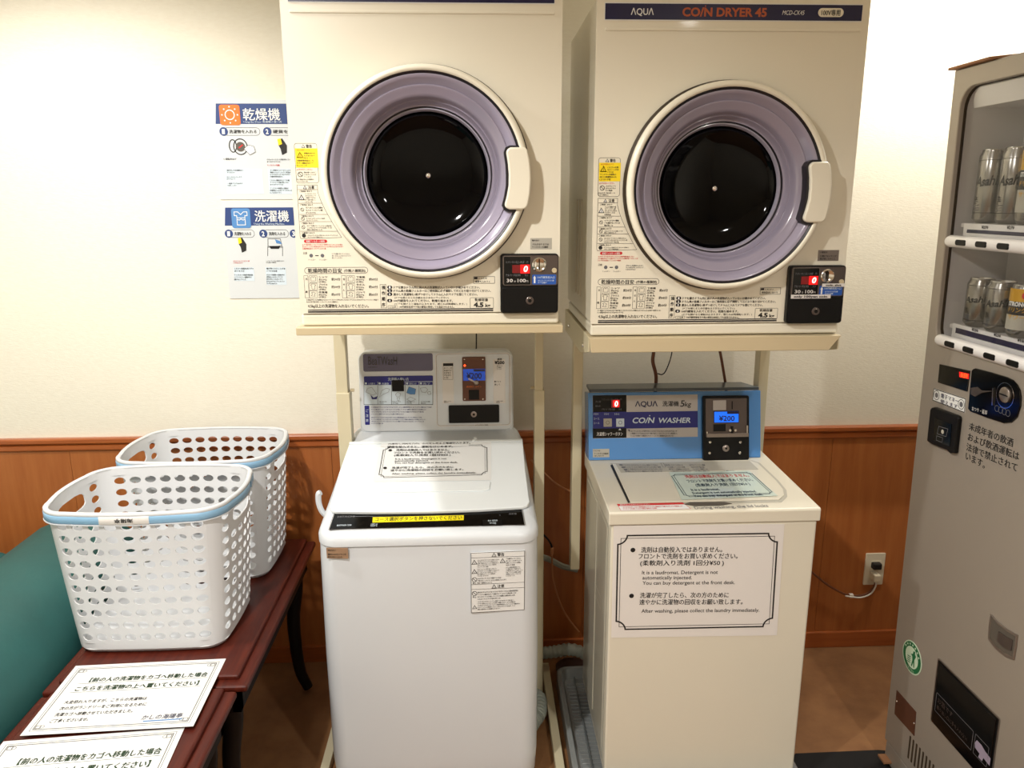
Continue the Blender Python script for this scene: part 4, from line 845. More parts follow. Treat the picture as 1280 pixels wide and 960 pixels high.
poster('lower white poster with blue clothes icon reading washing machine in Japanese', -.840, -.415, 1.702, 1.382, ((281.5, 282), (279.5, 259.5)), (290, 260.5, 313.5, 285), 'poster_blue', (319, 276, 362, 276, 13, '洗濯機'), (318, 281, 356, 281, 'Using the Washing Machine'),
       dict(pills=[(286.5, 292, 318.5, '洗濯物を入れる', '1'), (329.5, 292, 361, '洗剤を入れる', '2'), (367.5, 292, 400, '硬貨', '3')], boxes=[(293, 334, 318, 351, 'pale_blue'), (333, 334, 358, 356, 'pale_blue')],
            lines=[(292, 325, 313, 329.5, 2, 'red'), (333, 325, 356, 329, 2, 'ink'), (293.5, 334, 318, 340, 2, 'ink'), (293.5, 342, 318, 350.5, 3, 'ink'), (333.5, 334, 358, 340, 2, 'ink'), (333.5, 342, 358, 355.5, 5, 'ink')], draw=d2))

# ================================================================== tables and sofa
def table(label, x0, x1, y0, y1, zt, far):
    t = thing('side_table', label, 'table', ((x0+x1)/2, (y0+y1)/2, 0), 'low red-brown tables in a row')
    m = MB(); m.box(x0+.028, x1-.028, y0+.028, y1-.004, zt-.020, zt, 'table_wood'); m.add('tabletop', t, bevel=.006, seg=3)
    m = MB(); m.box(x0, x1, y0, y1, zt-.030, zt-.012, 'table_wood'); m.add('edge_moulding', t, bevel=.007, seg=3)
    for a, b, c, d in ((x0+.03, x1-.03, y0+.03, y0+.05), (x0+.03, x1-.03, y1-.05, y1-.03), (x0+.03, x0+.05, y0+.03, y1-.03), (x1-.05, x1-.03, y0+.03, y1-.03)):
        m = MB(); m.box(a, b, c, d, zt-.105, zt-.028, 'table_dark'); m.add('apron', t)
    for sx, x in ((-1, x0+.07), (1, x1-.07)):
        for sy, y in ((-1, y0+.07), (1, y1-.06)):
            m = MB(); pts = bez([(x, y, zt-.03), (x+sx*.004, y, zt-.15), (x-sx*.012, y, .28), (x-sx*.004, y, .10), (x+sx*.022, y, .018)], 5)
            m.tube(pts, .024, 'table_dark', 10, taper=lambda f: 1.15-.45*f); m.add('leg', t, smooth=True)
TZ = .565
table('far red-brown wooden table carrying both white laundry baskets', -1.065, -.575, 1.675, 2.50, TZ, True)
table('near red-brown wooden table with two printed sheets on it', -1.065, -.598, .86, 1.672, TZ-.008, False)
t = thing('sofa', 'dark teal upholstered sofa with rounded back beside the table', 'sofa', (-1.55, 1.5, 0))
m = MB(); A = PL((0, 2.42, 0), (1, 0, 0), (0, 0, 1)); m.prism(A, [(-1.56, .05), (-1.11, .05), (-1.085, .08), (-1.074, .3), (-1.074, .50), (-1.083, .55), (-1.105, .60), (-1.145, .65), (-1.20, .682), (-1.26, .698), (-1.32, .70), (-1.38, .69), (-1.44, .665), (-1.49, .62), (-1.52, .56), (-1.53, .5)], 0, 1.9, 'teal'); m.add('back_cushion', t, bevel=.03, seg=4, smooth=True, ang=30)
m = MB(); m.prism(A, rr(-2.15, .12, -1.54, .585, .05, 6), 0, 1.9, 'teal'); m.add('seat_cushion', t, bevel=.03, seg=4, smooth=True, ang=30)
for x in (-2.08, -1.25):
    for y in (.65, 2.3): m = MB(); m.lathe(PL((x, y, 0), (1, 0, 0), (0, 1, 0)), (0, 0), [(.018, 0), (.024, .125)], 12, 'table_dark', cap=True); m.add('foot', t)

# ================================================================== printed sheets on the near table
def sheet(label, TL, TR, BR, BL, z):
    a, b, c, d = [onZ(*p, z) for p in (TL, TR, BR, BL)]
    U = ((b-a)+(c-d)).normalized(); cen = (a+b+c+d)/4; Wd = ((b-a).length+(c-d).length)/2; Ht = ((a-d).length+(b-c).length)/2
    if Ht < Wd*.5: Ht = Wd/1.414
    P = PL(cen, U, Vector((-U.y, U.x, 0))); hw, hh = Wd/2, Ht/2
    t = thing('printed_sheet', label, 'paper', tuple(cen), 'basket notices on the table')
    m = MB(); m.prism(P, rr(-hw, -hh, hw, hh), -.0006, 0, 'paper'); m.add('sheet', t)
    m = MB(); n = .0005
    for g, wd, mt_ in ((.012, .0010, 'ink_grey'), (.017, .0016, 'vend_dark')): m.frame(P, rr(-hw+g, -hh+g, hw-g, hh-g), wd, n, mt_)
    for sx in (-1, 1):
        for sy in (-1, 1): m.frame(P, rr(sx*(hw-.020), sy*(hh-.020), sx*(hw-.031), sy*(hh-.031)), .0012, n, 'vend_dark'); m.ring(P, (sx*(hw-.034), sy*(hh-.026)), .005, .001, n, 'ink_grey', 10)
    X = lambda f: -hw+2*hw*f; Y = lambda f: hh-2*hh*f
    m.text(P, (X(.17), Y(.28)), (X(.93), Y(.28)), Ht*.066, '【前の人の洗濯物をカゴへ移動した場合', n, 'ink_green', bold=.065, res=2)
    m.text(P, (X(.12), Y(.41)), (X(.90), Y(.41)), Ht*.066, 'こちらを洗濯物の上へ置いてください】', n, 'ink_green', bold=.065, res=2)
    m.line(P, (X(.11), Y(.302)), (X(.94), Y(.302)), .0008, n, 'ink_green'); m.line(P, (X(.10), Y(.432)), (X(.92), Y(.432)), .0008, n, 'ink_green')
    for i, (st, xe) in enumerate((('大変恐れ入りますが、こちらの洗濯物は', .64), ('次の方がランドリーをご利用になるために', .66), ('洗濯カゴへ移動させていただきました。', .60), ('ご了承くださいませ。', .36))):
        m.text(P, (X(.115), Y(.595+i*.085)), (X(xe-.02), Y(.595+i*.085)), Ht*.044, st, n, 'ink', bold=.04, res=2)
    m.text(P, (X(.66), Y(.875)), (X(.90), Y(.875)), Ht*.06, 'かしの海陽亭', n, 'navy', bold=.02, res=2, slant=.1); m.line(P, (X(.68), Y(.90)), (X(.91), Y(.895)), .0035, n, 'poster_blue')
    m.add('printed_text', t); return t
sheet('whole printed sheet on the table, the one nearer the basket', (98.4, 832), (284.4, 823.3), (239.4, 907.5), (20.5, 920), TZ+.0012)
sheet('printed sheet cut by the bottom edge of the view, nearer the viewer', (13.5, 925.5), (236, 910), (168, 1035), (-110, 1062), TZ-.006)

# ================================================================== laundry baskets
BH = .378
def bplan(s, side, tt, v):
    """point on the basket wall: side 0..3 (front,right,back,left); kind s: 'f' flat run, 'c' corner after it; v 0..1 height"""
    e = v**.9
    hx = .190+(.226-.190)*e; hy = .142+(.168-.142)*e; r = .055+(.075-.055)*e; bow = .003+.009*e; cx = -.024*e; cy = .052*e
    C4 = [((-hx+r, -hy), (hx-r, -hy)), ((hx, -hy+r), (hx, hy-r)), ((hx-r, hy), (-hx+r, hy)), ((-hx, hy-r), (-hx, -hy+r))]
    nrm = [(0, -1), (1, 0), (0, 1), (-1, 0)]
    cc = [((hx-r), -hy+r), ((hx-r), (hy-r)), (-hx+r, hy-r), (-hx+r, -hy+r)]
    if s == 'f':
        a, b = C4[side]; x = a[0]+(b[0]-a[0])*tt; y = a[1]+(b[1]-a[1])*tt; k = bow*(4*tt*(1-tt)); x += nrm[side][0]*k; y += nrm[side][1]*k
    else:
        a0 = -math.pi/2+side*math.pi/2; a = a0+tt*math.pi/2; x = cc[side][0]+r*math.cos(a); y = cc[side][1]+r*math.sin(a)
    z = .012+(BH-.012)*v
    return Vector((x+cx, y+cy, z))
EX = .34     # share of each corner that belongs to the neighbouring perforated side
_bp = bplan
def bplan(s, side, tt, v):
    e = v**.9; r = .055+.020*e; La = r*math.pi/2*EX; Ls = 2*((.190+.036*e) if side in (0, 2) else (.142+.026*e))-2*r
    if s == 'F':
        q = tt*(Ls+2*La)
        if q < La: return _bp('c', (side-1) % 4, 1-EX+EX*q/La, v)
        if q > La+Ls: return _bp('c', side, EX*(q-La-Ls)/La, v)
        return _bp('f', side, (q-La)/Ls, v)
    if s == 'C': return _bp('c', side, EX+(1-2*EX)*tt, v)
    return _bp(s, side, tt, v)
def rim_path(v, out, dz, n=10):
    """closed path round the basket at height v, pushed outward"""
    pts = []
    for sd in range(4):
        for k in range(n): pts.append(bplan('f', sd, k/n, v))
        for k in range(n): pts.append(bplan('c', sd, k/n, v))
    N = len(pts); o = []
    for i in range(N):
        d = (pts[(i+1) % N]-pts[i-1]).normalized(); q = Vector((d.y, -d.x, 0)); o.append(pts[i]+q*out+Vector((0, 0, dz)))
    return o
BZ = 0
bt = thing('laundry_basket', 'near white perforated laundry basket with blue rim handle, front of the two', 'laundry basket', (-.864, 1.957, TZ+.0018), 'white laundry baskets')
ORG[bt.name] = Vector((0, 0, 0))
m = MB()
def cell(s, sd, t0, t1, v0, v1, hx_, hy_, shape=0):
    K_ = 16; cu_, cv_ = (t0+t1)/2, (v0+v1)/2; ou = []; inn = []
    for j in range(K_):
        a = 2*math.pi*(j+.5)/K_; c, sn = math.cos(a), math.sin(a)
        k = 1/max(abs(c), abs(sn)); x, y = c*k, sn*k
        if shape: e = .5; ex = math.copysign(abs(c)**e, c); ey = math.copysign(abs(sn)**e, sn)
        else: ex, ey = c, sn
        ou.append((cu_+x*(t1-t0)/2, cv_+y*(v1-v0)/2)); inn.append((cu_+ex*hx_, cv_+ey*hy_))
    # exact corners of the cell
    ou2 = []
    for j in range(K_):
        x, y = ou[j]; ou2.append((x, y))
    rows = [[bplan(s, sd, *p) for p in ou2], [bplan(s, sd, *p) for p in inn]]
    m.grid(rows, 'basket', True)
    for (qa, qb, cxn, cyn) in ((1, 2, t1, v1), (5, 6, t0, v1), (9, 10, t0, v0), (13, 14, t1, v0)):
        m.face([bplan(s, sd, *ou2[qa]), bplan(s, sd, cxn, cyn), bplan(s, sd, *ou2[qb])], 'basket')
def panel(s, sd, t0, t1, v0, v1, a=1, b=1):
    m.grid([[bplan(s, sd, t0+(t1-t0)*j/a, v0+(v1-v0)*i/b) for j in range(a+1)] for i in range(b+1)], 'basket')
VB, VT, NR = .045, .945, 10; dv = (VT-VB)/NR
for sd in range(4):
    nc = 9 if sd in (0, 2) else 6; dt = 1/nc; L = .34 if sd in (0, 2) else .27
    for i in range(NR):
        for j in range(nc):
            if nc == 6 and i >= NR-2 and 1 <= j <= 4: continue
            cell('F', sd, j*dt, (j+1)*dt, VB+i*dv, VB+(i+1)*dv, dt*.37, dv*.29)
    if nc == 6: cell('F', sd, dt, 5*dt, VT-2*dv, VT, dt*1.62, dv*.62, 1)
    panel('F', sd, 0, 1, 0, VB, nc, 1); panel('F', sd, 0, 1, VT, 1, nc, 1); panel('C', sd, 0, 1, 0, VB, 4, 1); panel('C', sd, 0, 1, VT, 1, 4, 1); panel('C', sd, 0, 1, VB, VT, 4, NR)
# floor with rounded foot
b0 = rim_path(0, 0, 0, 6); b1 = rim_path(0, -.006, -.009, 6); b2 = rim_path(0, -.016, -.012, 6)
m.grid([b0, b1, b2], 'basket', True, flip=True); m.face(b2[::-1], 'basket')
me_o = m.add('tub', bt, smooth=True, ang=50, solid=.0032)
m = MB(); R = [rim_path(1, o_, z_) for o_, z_ in ((-.002, -.006), (-.003, .001), (.001, .004), (.006, .004), (.0095, .001), (.0095, -.004), (.0085, -.006), (.002, -.007))]
m.grid(R, 'basket', True, flip=True); m.grid([rim_path(1, o_, z_) for o_, z_ in ((.001, -.0255), (.006, -.026), (.0112, -.027), (.0112, -.029), (.004, -.0292), (.001, -.029))], 'basket', True, flip=True); m.add('rim', bt, smooth=True, ang=50)
def band(i0, i1, mt, name, par, o0=.003, o1=.0105, zt_=-.0055, zb_=-.0255):
    N = 80; ids = [i % N for i in range(i0, i1+1)]; rows = []
    for o_, z_ in ((o0, zt_), (o1-.002, zt_), (o1, zt_-.002), (o1, zb_+.002), (o1-.002, zb_), (o0, zb_)):
        p = rim_path(1, o_, z_); rows.append([p[i] for i in ids])
    mm = MB(); mm.grid(rows+[rows[0]], mt, flip=True); mm.face([r[0] for r in rows], mt); mm.face([r[-1] for r in rows][::-1], mt); return mm.add(name, par, smooth=True, ang=50)
h = lab(band(67, 83, 'basket_blue', 'carrying_handle', bt), 'blue handle lying in the rim'); lab(band(87, 107, 'basket_blue', 'carrying_handle', bt), 'blue handle lying in the rim')
h2 = band(28, 63, 'basket_blue', 'carrying_handle', bt)
g = lab(band(83, 87, 'paper_grey', 'handle_grip', bt, o1=.0115, zt_=-.005, zb_=-.0262), 'white grip with dark characters')
gp = rim_path(1, .0117, -.0145)[5]; G = PL(gp, (-1, 0, 0), (0, 0, -1)); m = MB()
m.text(PL(gp+Vector((0, -.0006, 0)), (-1, 0, 0), (0, 0, -1)), (-.024, -.005), (.022, -.005), .0105, '海陽亭', 0, 'ink', bold=.04, res=2)
m.add('handle_lettering', g)
def dup(root, loc, label, rz=0):
    r = root.copy(); SC.collection.objects.link(r); r.location = loc; r.rotation_euler = (0, 0, rz); r['label'] = label
    for ch in list(root.children):
        c = ch.copy(); SC.collection.objects.link(c); c.parent = r
        for gg in ch.children: d = gg.copy(); SC.collection.objects.link(d); d.parent = c
    return r
bpy.context.view_layer.update()
dup(bt, (-.853, 2.340, TZ+.0018), 'far white perforated laundry basket against the wall, rear of the two')

# ================================================================== vending machine
V0 = Vector((1.235, 2.0, .083)); VV = Vector((-.036, 0, 1.931)); VH = VV.length
F = PL(V0, (0, -1, 0), VV)
t = thing('vending_machine', 'tall grey drinks vending machine with glass window along the right wall', 'vending machine', (1.55, 1.5, 0))
def tube_ring(m, rows, mt): m.grid(rows, mt, closed=True)
VWd, VD = 1.02, .66
u0 = F.px(1197.5, 150)[0]; u0b = F.px(1171, 400)[0]; vt = F.px(1214, 107)[1]; vb = F.px(1180, 433)[1]; u0 = (u0+u0b)/2; u1 = .90
hole = rr(u0, vb, u1, vt, .05, 6); cu, cv = (u0+u1)/2, (vb+vt)/2
def toward(p, x0, y0, x1, y1):
    dx, dy = p[0]-cu, p[1]-cv; k = min([(x1-cu)/dx if dx > 1e-9 else ((x0-cu)/dx if dx < -1e-9 else 1e9), (y1-cv)/dy if dy > 1e-9 else ((y0-cv)/dy if dy < -1e-9 else 1e9)])
    return (cu+dx*k, cv+dy*k)
pts = []
for j in range(len(hole)):
    a, b = hole[j], hole[(j+1) % len(hole)]; k = max(1, int(math.dist(a, b)/.05))
    for i in range(k): pts.append((a[0]+(b[0]-a[0])*i/k, a[1]+(b[1]-a[1])*i/k))
for cx_, cy_ in ((0, 0), (VWd, 0), (VWd, VH), (0, VH)):     # make sure outer corners are hit exactly
    best = min(range(len(pts)), key=lambda i: abs(math.atan2(pts[i][1]-cv, pts[i][0]-cu)-math.atan2(cy_-cv, cx_-cu)))
outer = [toward(p, 0, 0, VWd, VH) for p in pts]
for cx_, cy_ in ((0, 0), (VWd, 0), (VWd, VH), (0, VH)):
    i = min(range(len(outer)), key=lambda i: math.dist(outer[i], (cx_, cy_))); outer[i] = (cx_, cy_)
m = MB()
m.grid([[F(u, v, -VD) for u, v in outer], [F(u, v, 0) for u, v in outer], [F(u, v, 0) for u, v in pts], [F(u, v, -.012) for u, v in pts]], 'vend', True)
m.face([F(u, v, -VD) for u, v in outer][::-1], 'vend'); m.add('cabinet', t, bevel=.003, seg=2)
m = MB(); ins = lambda e: [((u-cu)*(1-e)+cu, (v-cv)*(1-e)+cv) for u, v in pts]
m.grid([[F(u, v, -.012) for u, v in pts], [F(u, v, -.018) for u, v in pts], [F(u, v, -.018) for u, v in ins(.008)]], 'gap', True); m.add('window_seal', t)
m = MB(); m.grid([[F(u, v, -.018) for u, v in ins(.008)], [F(u, v, -.17) for u, v in ins(.008)]], 'vend_in', True); m.face([F(u, v, -.17) for u, v in ins(.008)][::-1], 'vend_in')
ua = F.px(1212, 200)[0]; inner = m.add('display_case', t)
m = MB(); F4 = PL(F(0, 0, -.16), F.U, F.V); uc = (F4.px(1238, 150)[0]+F4.px(1219.5, 325)[0])/2; m.prism(F, rr(uc-.006, vb+.02, uc+.006, vt-.02), -.168, -.155, 'vend_dark'); m.add('corner_dark_line', inner)  # dark strip stands in for the dark line of the case's inner corner
hb = F.px(1203, 135)[1]
m = MB(); m.face([F(u0+.004, vt-.004, -.02), F(u1-.01, vt-.004, -.02), F(u1-.01, hb, -.035), F(u0+.004, hb, -.035)][::-1], 'vend_white'); m.face([F(u0+.004, hb, -.035), F(u1-.01, hb, -.035), F(u1-.01, hb, -.165), F(u0+.004, hb, -.165)][::-1], 'vend_in'); lab(m.add('light_cover', inner), 'pale sloping light cover')
m = MB(); m.prism(F, ins(.006), -.0165, -.0145, 'glass'); m.add('window_glass', t)
# shelves with selection bars
cans = []
def shelf(base, pts_bar, buttons, prices, strip, navy):
    pa = F.px(*pts_bar[0]); 
    v = pa[1]; m = MB(); vs = F.px(*strip)[1]; vc = PL(F(0, 0, -.07), F.U, F.V).px(*base)[1]
    m.prism(F, rr(u0+.012, vc-.010, u1-.02, vc), -.165, -.03, 'vend_in'); sh = m.add('shelf', t)
    m = MB(); m.prism(F, rr(u0+.03, v+.004, u1-.02, vs+.004), -.032, -.026, 'vend_white'); m.prism(F, rr(u0+.045, v+.008, u1-.02, F.px(*navy)[1]), -.026, -.0255, 'navy'); m.prism(F, rr(u0+.05, v+.006, u1-.02, v+.021), -.0258, -.022, 'vend_white')
    for (x, y, st) in prices: a = F.px(x, y); m.text(F, (a[0], a[1]), (a[0]+.026, a[1]), .0075, st, -.0252, 'ink', bold=.04, res=1)
    m.add('price_rail', sh)
    m = MB(); c0 = F(pa[0]+.012, v, 0); n_ = 8
    path = [F(u, v, .0) for u in (pa[0]+.004, pa[0]+.008, pa[0]+.016, .3, .6, u1-.01)]
    m.tube(path, .0155, 'vend_white', 14, taper=lambda f: .55 if f == 0 else (.85 if f < .25 else 1)); bar = m.add('selection_bar', sh, smooth=True, ang=60)
    for x, y in buttons:
        b = F.px(x, y); m = MB(); m.prism(F, rr(b[0]-.021, v-.0075, b[0]+.021, v+.0065, .006, 4), .0115, .0165, 'black'); m.add('selection_button', bar, bevel=.0015)
    return sh, vc
E1 = F.px(1192.5, 429)
sh1, vs1 = shelf((1236, 279), [(1184.5, 301)], [(1208, 302), (1234, 303), (1262, 304)], [(1214, 286, '¥270'), (1245, 286.4, '¥270'), (1274, 287, '¥270')], (1205, 282), (1215, 288))
sh2, vs2 = shelf((1222, 408), [(1172, 423.5)], [(1194, 429), (1217.5, 436), (1244.5, 443), (1274, 450)], [(1202, 413.5, '¥230'), (1229, 420, '¥230'), (1258, 427, '¥160')], (1192, 409.5), (1195, 413))
# control area
m = MB(); m.poly(F, [(1175.5, 455.1), (1213.5, 463.4), (1209.9, 489.5), (1173.4, 478)], 0, 'black_gloss', th=.003); dp = m.add('price_display', t, bevel=.001)
m = MB(); m.poly(F, [(1200.5, 464.5), (1213, 467.3), (1212.5, 473.8), (1200.8, 471.3)], .0034, 'led_glow'); a = F.px(1202.5, 470.8); b = F.px(1211.5, 472.9); m.text(F, a, b, .011, '0:59', .0040, 'led_orange', bold=.04, res=2); lab(m.add('lit_digits', dp), 'glowing orange-red digits')
PT = lambda l, ox, oy, s: [(ox+x/s, oy+y/s) for x, y in l]
m = MB(); m.poly(F, PT([(635, 225), (650, 205), (680, 195), (860, 240), (1060, 300), (1130, 335), (1180, 390), (1215, 460), (1226, 540), (1220, 650), (1180, 780), (1110, 845), (1020, 855), (820, 790), (620, 715), (592, 680)], 1150, 440, 9.6), 0, 'black_gloss', th=.004); cp = m.add('coin_panel', t, bevel=.0015)
nn = .0046
m = MB(); c = F.px(1258.5, 494.2); r_ = abs(F.px(1258.5, 477.5)[1]-c[1]); m.ring(F, c, r_, .0016, nn, 'chrome', 30); c2 = F.px(1260.5, 493.5); m.lathe(F, c2, [(r_*.60, nn), (r_*.60, nn+.005), (r_*.5, nn+.007), (.001, nn+.007)], 24, 'steel', cap=True); m.prism(F, rr(c2[0]-.014, c2[1]-.0015, c2[0]+.014, c2[1]+.0015), nn+.006, nn+.0075, 'black'); m.add('coin_slot', cp, smooth=True)
m = MB(); m.poly(F, PT([(898, 430), (912, 430), (908, 560), (902, 640), (890, 640)], 1150, 440, 9.6), nn, 'chrome', th=.002); m.add('slot_guide', cp)
m = MB(); m.poly(F, PT([(640, 430), (720, 418), (765, 460), (900, 468), (770, 490), (690, 535), (640, 505)], 1150, 440, 9.6), nn-.0004, 'steel_dark', th=.003); m.add('return_lever', cp, bevel=.001)
m = MB(); m.tpx(F, 1217, 512.6, 1236, 518.2, 5, 'おつり・返却', n=nn, mt='paper_grey', bold=.02, res=1)
for k in range(4): m.ring(F, F.px(1248.5+k*4.6, 510.5+k*2), .008, .001, nn, 'ink_grey', 10)
m.add('coin_lettering', cp)
m = MB(); q4 = PT([(170, 435), (555, 560), (540, 730), (155, 580)], 1150, 440, 9.6); m.poly(F, q4, 0, 'paper', th=.0008); m.frame(F, [F.px(*p) for p in q4][::-1], .002, .0012, 'ink')
m.tpx(F, 1176.5, 496.5, 1198.5, 504.2, 5, '電子マネー', n=.0012, mt='navy', bold=.05); m.tpx(F, 1175.8, 503.4, 1197.5, 511, 5, '使えます', n=.0012, mt='navy', bold=.05)
for x, y in ((1171.2, 494), (1202, 505.5)): m.ring(F, F.px(x, y), .013, .0016, .0012, 'ink', 16); m.disc(F, F.px(x, y), .007, .0012, 'ink_grey')
m.add('payment_label', t)
m = MB(); m.poly(F, PT([(170, 110), (190, 88), (215, 83), (480, 180), (505, 195), (511, 225), (465, 640), (410, 640), (370, 600), (190, 530), (130, 490)], 1150, 500, 9.6), 0, 'black', th=.012); rd = m.add('card_reader', t, bevel=.003)
m = MB(); m.poly(F, PT([(240, 210), (440, 290), (415, 560), (215, 480)], 1150, 500, 9.6), .0122, 'black_gloss', th=.001); m.frame(F, [F.px(*p) for p in PT([(285, 310), (400, 345), (375, 440), (265, 405)], 1150, 500, 9.6)][::-1], .0012, .0136, 'ink_grey'); m.disc(F, F.px(1184.5, 539.5), .006, .0136, 'pale_grey_label', seg=10); m.frame(F, [F.px(*p) for p in PT([(260, 425), (335, 450), (325, 510), (252, 480)], 1150, 500, 9.6)][::-1], .001, .0136, 'ink_grey'); m.add('reader_window', rd)
m = MB()
for xa, ya, xb, yb, st in ((1211.2, 536.2, 1266.5, 558.3, '未成年者の飲酒'), (1209.8, 549.5, 1273.8, 575.2, 'および飲酒運転は'), (1208, 562, 1271.5, 589.5, '法律で禁止されて'), (1207, 573.5, 1231, 585.5, 'います。')): m.tpx(F, xa, ya, xb, yb, 9.2, st, n=.0006, bold=.035, res=3)
lab(m.add('law_notice', t), 'black Japanese drinking-age notice')
# coin return, sticker, plate, louvres, delivery port
o4 = 1110; 
m = MB(); m.poly(F, PT([(565, 118), (600, 160), (650, 200), (712, 235), (705, 300), (692, 372), (640, 352), (590, 310), (550, 255), (555, 180)], 1110, 740, 4.365), 0, 'steel', th=.003); cr = m.add('coin_return', t, bevel=.001)
m = MB(); m.poly(F, PT([(572, 135), (605, 175), (652, 212), (703, 243), (686, 352), (640, 330), (600, 300), (560, 252)], 1110, 740, 4.365), .0031, 'vend_dark'); m.poly(F, PT([(615, 215), (650, 240), (690, 262), (682, 320), (640, 300), (605, 265)], 1110, 740, 4.365), .0034, 'steel_dark', th=.002); m.add('return_flap', cr)
m = MB(); c = F.px(1140.2, 821.8); r_ = abs(F.px(1140.2, 800)[1]-c[1])*.96; m.disc(F, c, r_, 0, 'pale_green', th=.0006, seg=32); m.disc(F, c, r_*.93, .001, 'green', seg=32); m.disc(F, c, r_*.66, .0014, 'pale_green', seg=32)
m.flat(F, [(c[0]+x*r_, c[1]+y*r_) for x, y in ((.02, -.55), (.12, -.5), (.2, -.2), (.28, -.5), (.36, -.45), (.30, .0), (.42, .3), (.30, .38), (.30, .55), (.12, .5), (.1, .3), (-.1, .2), (.05, .12), (.1, -.1))], .0018, 'green')
for k in range(4): m.line(F, (c[0]-r_*.42, c[1]-r_*(.1+.12*k)), (c[0]-r_*.08, c[1]-r_*(.02+.12*k)), .0025, .0018, 'green')
for k in range(7): a = math.radians(150-20*k); p = (c[0]+r_*.80*math.cos(a), c[1]+r_*.80*math.sin(a)); m.disc(F, p, .0032, .0018, 'pale_green', seg=6)
m.text(F, (c[0]-r_*.4, c[1]-r_*.86), (c[0]+r_*.4, c[1]-r_*.86), .008, 'リサイクル', .0018, 'pale_green', bold=.02); lab(m.add('recycling_sticker', t), 'round green sticker with a pale figure')
m = MB(); m.poly(F, [(1121.5, 862.6), (1145.5, 890), (1143.2, 919.8), (1118.7, 892.3)], 0, 'brown_plate', th=.002); pl_ = m.add('metal_plate', t)
for x, y in ((1121.8, 876.5), (1143.3, 904)): m = MB(); m.lathe(F, F.px(x, y), [(.003, .002), (.002, .0035), (.0005, .0035)], 8, 'chrome', cap=True); m.add('rivet', pl_)
for k in range(9):
    a = F.px(1137.5+k*4.9, 919+k*6); u_ = F.px(1137.5, 919)[0]+k*.0165; v_ = F.px(1137.5, 919)[1]
    m = MB(); m.prism(F, rr(u_, v_-.075, u_+.007, v_, .003), -.004, .0008, 'gap'); m.add('vent_slot', t)
pa = F.px(1173.7, 824.3); pb = F.px(1163, 898); pc = F.px(1249.7, 897)
m = MB(); m.prism(F, rr(pa[0], pb[1], pc[0], pa[1], .004), -.01, .0015, 'black'); m.frame(F, rr(pa[0]-.004, pb[1]-.004, pc[0]+.004, pa[1]+.004, .006), .004, .0012, 'steel'); port = m.add('delivery_port', t)
hgt = pa[1]-pb[1]; wid = pc[0]-pa[0]
m = MB(); m.prism(F, rr(pa[0]+.006, pb[1]+hgt*.0, pc[0]-.006, pa[1]-.006), .002, .004, 'black_gloss'); m.add('flap', port, bevel=.001)
m = MB(); q0 = pb[1]+hgt*.22; q1 = pb[1]+hgt*.52; m.frame(F, rr(pa[0]+.014, q0, pa[0]+wid*.70, q1, .003), .0014, .0046, 'ink_grey'); m.frame(F, rr(pa[0]+wid*.73, q0, pc[0]-.014, q1, .003), .0014, .0046, 'ink_grey')
m.text(F, (pa[0]+.022, q1-.024), (pa[0]+wid*.36, q1-.024), .014, 'お酒です', .0046, 'steel_dark', bold=.02); m.text(F, (pa[0]+.022, q1-.044), (pa[0]+wid*.62, q1-.044), .011, '取り出し口に手を入れない', .0046, 'steel_dark', bold=.01)
hx_ = pa[0]+wid*.86; hy_ = (q0+q1)/2; m.flat(F, [(hx_+a_*.03, hy_+b_*.03) for a_, b_ in ((-1, .1), (-.8, .5), (-.2, .5), (.3, .3), (1, .2), (1, -.5), (.2, -.4), (.1, -.8), (-.4, -.8), (-.3, -.4), (-.9, -.3))], .0046, 'hand_purple'); m.add('port_print', port)
m = MB(); F2 = PL(V0+Vector((.004, 0, -.006)), (0, -1, 0), (0, 0, 1)); m.prism(F2, rr(.004, -.062, VWd-.004, 0), -VD+.05, 0, 'vend'); m.add('base_skirt', t, bevel=.002)
for u_ in (.04, VWd-.08): 
    for n_ in (-.03, -VD+.12):
        p = F2(u_, 0, n_); m = MB(); m.lathe(PL((p.x, p.y, 0), (1, 0, 0), (0, 1, 0)), (0, 0), [(.022, 0), (.022, .008), (.008, .012), (.008, .02)], 12, 'steel_dark'); m.add('levelling_foot', t, smooth=True)
m = MB(); m.box(1.215, 1.26, 1.955, 1.992, .028, .034, 'card'); m.add('foot_bracket', t)
# sheet of cardboard on top
Tt = F(0, VH, 0); tp = PL((Tt.x, Tt.y, Tt.z), (0, -1, 0), (1, 0, .019)); m = MB(); m.prism(PL(Tt, (0, -1, 0), (1, 0, .019)), [(-.010, -.012), (.15, -.012), (.20, .05), (.20, .35), (-.01, .35)], -.009, -.003, 'card'); m.v = [Vector((v.x, v.y, v.z)) for v in m.v]
top_z = max(v.z for v in m.v)
for v in m.v: v.z += .0105
tag(m.add('cardboard_sheet', bevel=.001), 'brown cardboard sheet lying on top of the vending machine', 'cardboard')
